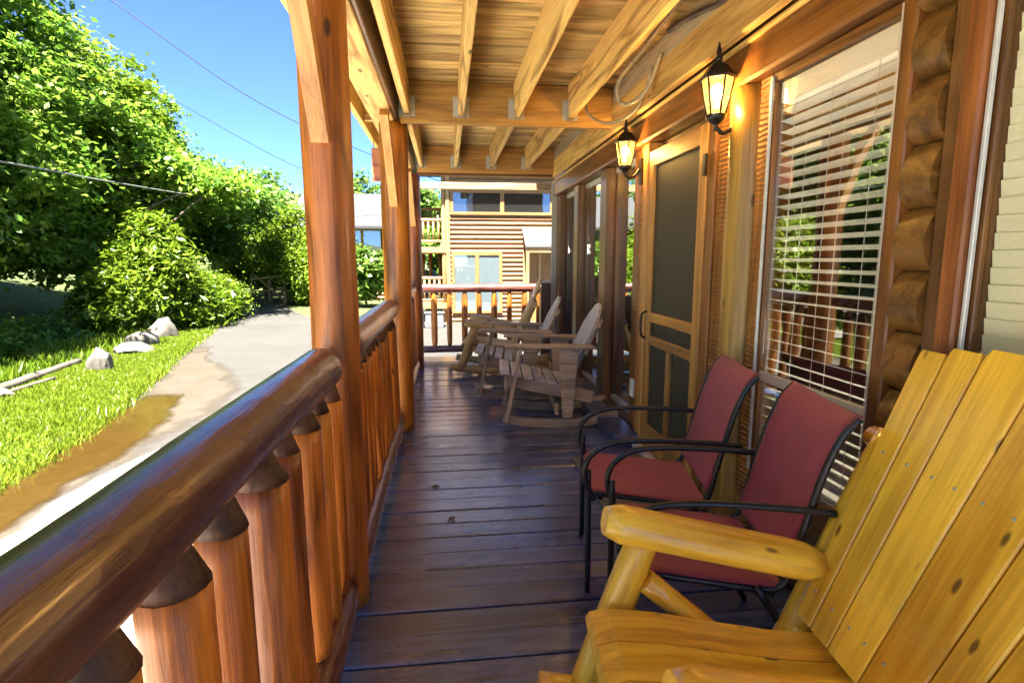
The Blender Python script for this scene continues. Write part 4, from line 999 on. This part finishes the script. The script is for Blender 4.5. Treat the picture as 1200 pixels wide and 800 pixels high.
# ================================================================ ROCKS, FALLEN LOGS
def rock(label, x, y, sx, sy, sz, seed, rot=0):
    bm = bmesh.new(); bmesh.ops.create_icosphere(bm, subdivisions=4, radius=1); q = random.Random(seed)
    ph = [(Vector((q.uniform(-1, 1), q.uniform(-1, 1), q.uniform(-1, 1))).normalized(), q.uniform(.45, .9)) for _ in range(11)]
    for v in bm.verts:
        d = v.co.normalized(); m = 1.
        for nrm, lim in ph:
            k = d.dot(nrm)
            if k > 0: m = min(m, lim / k)
        v.co = d * (m * .8 + .2 * .8) * (1 + .05 * math.sin(9 * d.x + seed) * math.sin(8 * d.y) + q.uniform(-.012, .012))
        v.co = Vector((v.co.x * sx, v.co.y * sy, v.co.z * sz))
    me = bpy.data.meshes.new('rock'); bm.to_mesh(me); bm.free()
    for p in me.polygons: p.use_smooth = True
    me.set_sharp_from_angle(angle=R(28))
    o = link('rock', me, M['rock'], None, Matrix.Translation((x, y, G + sz * .28)) @ Matrix.Rotation(rot, 4, 'Z'))
    return tag(o, label, 'rock', 'pale rocks along the grass verge')
rock('largest pale boulder at the foot of the feathery bush', -7.0, 14.6, .46, .42, .44, 1, .3)
rock('small pale rock just below the largest boulder, against the bush', -6.75, 13.1, .38, .30, .26, 2, 1)
rock('low flat pale stone lower down the verge than the boulder', -6.45, 12.2, .55, .4, .18, 3, 2)
rock('pointed pale stone alone on the grass, left of the flat stone', -5.95, 10.2, .22, .3, .34, 4, .7)
rock('small tan stone at the left end of the pale fallen log', -6.3, 8.25, .35, .3, .16, 5, .1)
fl = log('fallen_log', (-6.35, 8.2, G + .05), (-6.75, 10.9, G + .05), .085, M['deadwood'], None, taper=.3, sides=9, rings=12, rough=.18); tag(fl, 'bleached fallen log lying along the edge of the dark hollow', 'log', 'fallen logs on the verge')
fl = log('fallen_log', (-6.15, 7.4, G + .04), (-6.2, 9.4, G + .04), .05, M['deadwood'], None, taper=.4, sides=8, rings=9, rough=.2); tag(fl, 'thin broken bleached branch lying on the grass before the larger log', 'log', 'fallen logs on the verge')

# ================================================================ WIRES
tag(tube('utility_wire', [(-6.4, 6, 2.56), (-7.01, 8, 2.75), (-7.5, 10, 2.92), (-7.84, 12.5, 3.06), (-8.0, 14.5, 3.14), (-7.87, 19.5, 3.32), (-7.27, 23, 3.5), (-6.6, 26.5, 3.76)], .018, M['wire'], None, 6, 8), 'pale thick cable sagging low in front of the trees', 'wire', 'overhead wires')
tag(tube('utility_wire', [(-13, 14, 11.2), (-7.69, 15, 7.3), (-4.3, 16, 5.1), (.5, 17.5, 3.4)], .012, M['wirethin'], None, 6, 8), 'thin dark wire highest across the blue sky', 'wire', 'overhead wires')
tag(tube('utility_wire', [(-12, 24, 8.4), (-8.6, 25, 6.4), (-5.8, 26, 5.1), (-2, 27.2, 4.6)], .014, M['wirethin'], None, 6, 8), 'thin dark wire lower in the sky, ending at the far house', 'wire', 'overhead wires')

# ================================================================ TREES AND SHRUBS
def crown_mesh(blobs, n_clump, per, size, seed, droop=.0, spread=.42, shell=.55, elong=1.7):
    q = np.random.default_rng(seed)
    B = np.array(blobs, dtype=float); vol = B[:, 3] * B[:, 4] * B[:, 5]; wt = vol ** .67; wt /= wt.sum()
    bi = q.choice(len(B), n_clump, p=wt); d = q.normal(size=(n_clump, 3)); d /= np.linalg.norm(d, axis=1)[:, None]
    rad = shell + (1 - shell) * q.random(n_clump) ** .6; rad *= 1 + q.normal(0, .07, n_clump)
    cc = B[bi, :3] + d * B[bi, 3:6] * rad[:, None]
    cs = spread * .86 * (.45 + 1.0 * q.random(n_clump))
    L = np.repeat(np.arange(n_clump), per); n = len(L)
    off = q.normal(size=(n, 3)) * cs[L][:, None] * np.array([1, 1, .55]); off[:, 2] -= droop * (np.abs(off[:, 0]) + np.abs(off[:, 1]))
    p = cc[L] + off
    out = d[L] * .45 + q.normal(size=(n, 3)) * .62 + np.array([0, 0, .85]); out /= np.linalg.norm(out, axis=1)[:, None]
    r = q.normal(size=(n, 3)); u = np.cross(out, r); u /= np.linalg.norm(u, axis=1)[:, None]; v = np.cross(out, u)
    s = size * (.6 + .8 * q.random(n))[:, None]
    a = u * s * elong * .5; b = v * s * .5; f = out * s * .12
    V = np.empty((n * 4, 3)); V[0::4] = p - a; V[1::4] = p + b - f; V[2::4] = p + a; V[3::4] = p - b - f
    return np_mesh('crown', V, np.arange(n * 4).reshape(n, 4), 4), cc
def tree(name, label, cat, x, y, trunk_h, r, blobs, n_clump, per, size, mat, seed, grp, spread=.42, droop=0., shell=.55, z0=None, elong=1.7, limbs=9):
    g = ground_h(x, y) if z0 is None else z0
    t = thing(name, label, cat, (x, y, g), grp); q = random.Random(seed)
    bl = [(x + a, y + b, g + c, d, e, f) for a, b, c, d, e, f in blobs]
    me, cc = crown_mesh(bl, n_clump, per, size, seed, droop, spread, shell, elong)
    link('crown', me, mat, t)
    top = Vector((x + q.uniform(-.3, .3), y + q.uniform(-.3, .3), g + trunk_h))
    pts = [Vector((x, y, g - .2)), Vector((x + q.uniform(-.1, .1) * trunk_h * .3, y, g + trunk_h * .35)), Vector((x + q.uniform(-.1, .1) * trunk_h * .3, y + .1, g + trunk_h * .7)), top]
    P = smooth_path(pts, 5); vs, fs = tube_geo(P, r, 9, radii=[r * (1.25 - .95 * i / (len(P) - 1)) for i in range(len(P))])
    vs = list(vs); fs = list(fs)
    for k in range(limbs):
        i = q.randint(len(P) // 3, len(P) - 1); a = P[i]; e = Vector(cc[q.randrange(len(cc))])
        mid = a.lerp(e, .5) + Vector((0, 0, .25)); rr = r * .38
        v2, f2 = tube_geo(smooth_path([a, mid, e], 4), rr, 6, radii=[rr * (1 - .085 * j) for j in range(9)])
        o = len(vs); vs += v2; fs += [tuple(o + i for i in f) for f in f2]
    raw('trunk', vs, fs, M['bark'], t, (x, y, g), True)
    return t
GR = 'trees on the bank across the road'
tree('broadleaf_tree', 'tall broadleaf tree filling the left edge of the view', 'tree', -11.2, 9.4, 9.5, .24,
     [(0, 0, 8.0, 3.6, 3.4, 3.0), (1.0, -.8, 5.2, 2.6, 2.6, 1.9), (-.8, 1.4, 10.6, 2.6, 2.6, 2.4), (1.5, 1.2, 4.2, 1.9, 2.0, 1.3)], 900, 80, .092, M['leaf'], 21, GR, .30, shell=.30)
tree('broadleaf_tree', 'tall bright tree whose crown rises to the top of the view', 'tree', -12.2, 15.4, 9.5, .22,
     [(0, 0, 7.6, 3.3, 3.2, 3.2), (1.2, -.6, 5.0, 2.5, 2.4, 1.9), (.2, .5, 10.4, 2.3, 2.4, 2.2), (1.4, .6, 3.4, 1.6, 1.7, 1.2)], 820, 74, .10, M['leaf'], 22, GR, .30, shell=.30)
tree('broadleaf_tree', 'rounded bright tree on the slope of the crowns beside the sky', 'tree', -12.0, 19.8, 7.8, .2,
     [(0, 0, 5.8, 3.1, 3.0, 2.9), (1.1, -.8, 3.6, 2.3, 2.3, 1.7), (.3, .3, 8.0, 1.9, 1.9, 1.7)], 700, 68, .105, M['leaflight'], 23, GR, .32, shell=.30)
tree('broadleaf_tree', 'slim taller tree with a ragged top at the right end of the bank trees', 'tree', -13.2, 26.5, 8.2, .16,
     [(0, 0, 5.4, 2.2, 2.2, 2.6), (.5, 0, 8.0, 1.1, 1.2, 1.4), (1.2, -.4, 3.4, 1.7, 1.7, 1.3), (1.2, 0, 7.2, .7, .7, 1.2)], 360, 60, .12, M['leaf'], 24, GR, .32, shell=.25)
tree('broadleaf_tree', 'slender tree behind the feathery bush with thin leafy branches reaching over the road', 'tree', -9.6, 18.4, 6.0, .12,
     [(2.6, .6, 4.6, .9, 1.0, .4), (.9, .8, 5.0, .8, .9, .5), (.1, 0, 5.9, .6, .6, 1.0)], 110, 46, .12, M['leaf'], 29, GR, .34, shell=.2)
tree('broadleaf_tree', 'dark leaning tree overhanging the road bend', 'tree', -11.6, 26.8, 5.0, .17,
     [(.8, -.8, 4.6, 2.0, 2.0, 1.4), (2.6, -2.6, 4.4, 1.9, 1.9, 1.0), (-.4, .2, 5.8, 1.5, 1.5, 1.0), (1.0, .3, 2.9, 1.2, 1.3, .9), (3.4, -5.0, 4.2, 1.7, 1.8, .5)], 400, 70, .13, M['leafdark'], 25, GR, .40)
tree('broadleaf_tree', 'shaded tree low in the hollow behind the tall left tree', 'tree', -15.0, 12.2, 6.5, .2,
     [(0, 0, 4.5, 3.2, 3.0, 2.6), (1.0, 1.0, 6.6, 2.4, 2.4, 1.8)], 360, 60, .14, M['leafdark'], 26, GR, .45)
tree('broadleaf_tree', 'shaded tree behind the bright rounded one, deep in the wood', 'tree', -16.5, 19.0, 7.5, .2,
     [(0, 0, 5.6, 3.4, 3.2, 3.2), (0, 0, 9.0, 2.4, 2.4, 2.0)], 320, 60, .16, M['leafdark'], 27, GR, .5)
tree('broadleaf_tree', 'tall tree mostly outside the left edge of the view', 'tree', -11.5, 3.5, 8.0, .22,
     [(0, 0, 6.6, 3.3, 3.2, 3.2), (.6, .6, 3.6, 2.3, 2.3, 1.7)], 420, 60, .14, M['leaf'], 28, GR, .42)
SH = 'bushes beside the road'
tree('feathery_bush', 'tall feathery light green bush behind the boulder at the grass corner', 'bush', -7.9, 15.9, 2.0, .07,
     [(0, 0, 1.3, 1.15, 1.2, 1.25), (.55, .9, .75, .95, 1.0, .75), (-.5, -.6, .9, .9, .9, .9), (.1, 0, 2.4, .65, .65, .75)], 420, 70, .062, M['leaflight'], 31, SH, .24, .25, .45, elong=3.4)
tree('round_bush', 'low leafy bush reaching the road edge beside the feathery bush', 'bush', -7.7, 18.2, 1.0, .05,
     [(0, 0, .8, 1.0, 1.1, .8), (.3, 1.0, .6, .8, .9, .6)], 220, 70, .065, M['leaflight'], 32, SH, .24)
tree('round_bush', 'dense dark bush at the left edge, under the tall tree', 'bush', -9.3, 9.0, 1.6, .05,
     [(0, 0, 1.5, 1.2, 1.1, 1.3), (-.8, .6, 2.0, 1.1, 1.1, 1.2)], 240, 80, .085, M['leaf'], 33, SH, .28)
tree('round_bush', 'shaded undergrowth bush across the dark hollow, left of the feathery bush', 'bush', -12.6, 13.2, 1.4, .05,
     [(0, 0, 1.2, 1.5, 1.4, 1.1)], 150, 40, .14, M['leafdark'], 34, SH, .3)
tree('round_bush', 'bright bush thicket right behind the pale fence post', 'bush', -6.7, 27.2, 2.6, .07,
     [(0, 0, 2.0, 1.9, 1.7, 1.7), (1.3, -.6, 1.5, 1.6, 1.4, 1.4), (-.4, .4, 3.3, 1.1, 1.1, 1.0)], 400, 70, .10, M['leaflight'], 35, SH, .34)
tree('round_bush', 'bright thicket between the two fences beyond the bend', 'bush', -9.6, 31.0, 3.0, .08,
     [(0, 0, 2.2, 2.1, 1.9, 1.7), (.7, 0, 3.8, 1.2, 1.2, 1.2), (-.5, .3, 4.2, .7, .7, 1.3), (.1, .3, 4.8, .5, .5, 1.0)], 380, 70, .11, M['leaflight'], 36, SH, .34)
tree('round_bush', 'green bush close to the far house, partly behind the near post', 'bush', -5.2, 24.4, 1.4, .06,
     [(0, 0, 1.0, 1.3, 1.2, 1.1), (-.8, .4, 1.4, .9, .9, 1.0)], 220, 70, .085, M['leaflight'], 37, SH, .28)
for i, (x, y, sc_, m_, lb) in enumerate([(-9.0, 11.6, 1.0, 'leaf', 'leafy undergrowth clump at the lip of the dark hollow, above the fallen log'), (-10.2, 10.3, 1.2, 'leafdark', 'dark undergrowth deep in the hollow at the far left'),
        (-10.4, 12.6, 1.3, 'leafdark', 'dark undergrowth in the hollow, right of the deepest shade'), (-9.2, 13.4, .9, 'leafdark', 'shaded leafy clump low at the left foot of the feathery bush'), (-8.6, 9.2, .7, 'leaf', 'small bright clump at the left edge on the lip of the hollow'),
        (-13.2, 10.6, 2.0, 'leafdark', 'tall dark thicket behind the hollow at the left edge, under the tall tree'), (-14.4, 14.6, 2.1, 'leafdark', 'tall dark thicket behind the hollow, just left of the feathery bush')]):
    tree('round_bush', lb, 'bush', x, y, .9 * sc_, .03, [(0, 0, .7 * sc_, .95 * sc_, .95 * sc_, .75 * sc_), (.5, .4, .45 * sc_, .7 * sc_, .7 * sc_, .5 * sc_)], 130, 46, .075, M[m_], 90 + i, SH, .22)
BG = 'distant trees beyond the houses'
bgs = [(-17, 36, 6.5), (-22, 32, 8), (-20, 42, 7), (-13.5, 40, 6), (-10, 44, 6.5), (-7, 41, 6.2), (-3.5, 43, 7), (-16, 50, 8), (-9, 54, 8), (-1.5, 48, 7), (-24, 24, 9), (-19, 8, 9),
       (-4.6, 35.5, 4.9), (1.5, 30, 5.5), (-3.2, 22.8, 2.2)]
bl_lab = ['distant tree above the road bend, left of the dark leaning tree', 'distant tree high on the wooded slope at the left', 'distant tree behind the slim ragged tree', 'distant tree over the thicket between the fences',
          'distant tree left of the far house roof', 'distant tree rising just over the left end of the far house roof', 'distant tree showing over the far house ridge between the posts', 'hilltop tree above the bend, far behind',
          'hilltop tree far behind the grey roof', 'distant tree behind the honey log house', 'tree deep in the wood at the left', 'tree on the slope beyond the tall left tree',
          'small tree right behind the far house', 'tree behind the honey log house', 'small green tree between the two neighbouring houses']
for i, ((x, y, h), lb) in enumerate(zip(bgs, bl_lab)):
    tree('distant_tree', lb, 'tree', x, y, h * .8, .02 * h, [(0, 0, h * .62, h * .36, h * .36, h * .36), (h * .12, -.2, h * .85, h * .22, h * .22, h * .22), (-h * .15, .2, h * .4, h * .26, h * .26, h * .24)],
         150 if h > 3 else 90, 34, .26 if h > 3 else .14, M['leafbg'], 60 + i, BG, .16 + .045 * h, limbs=5)
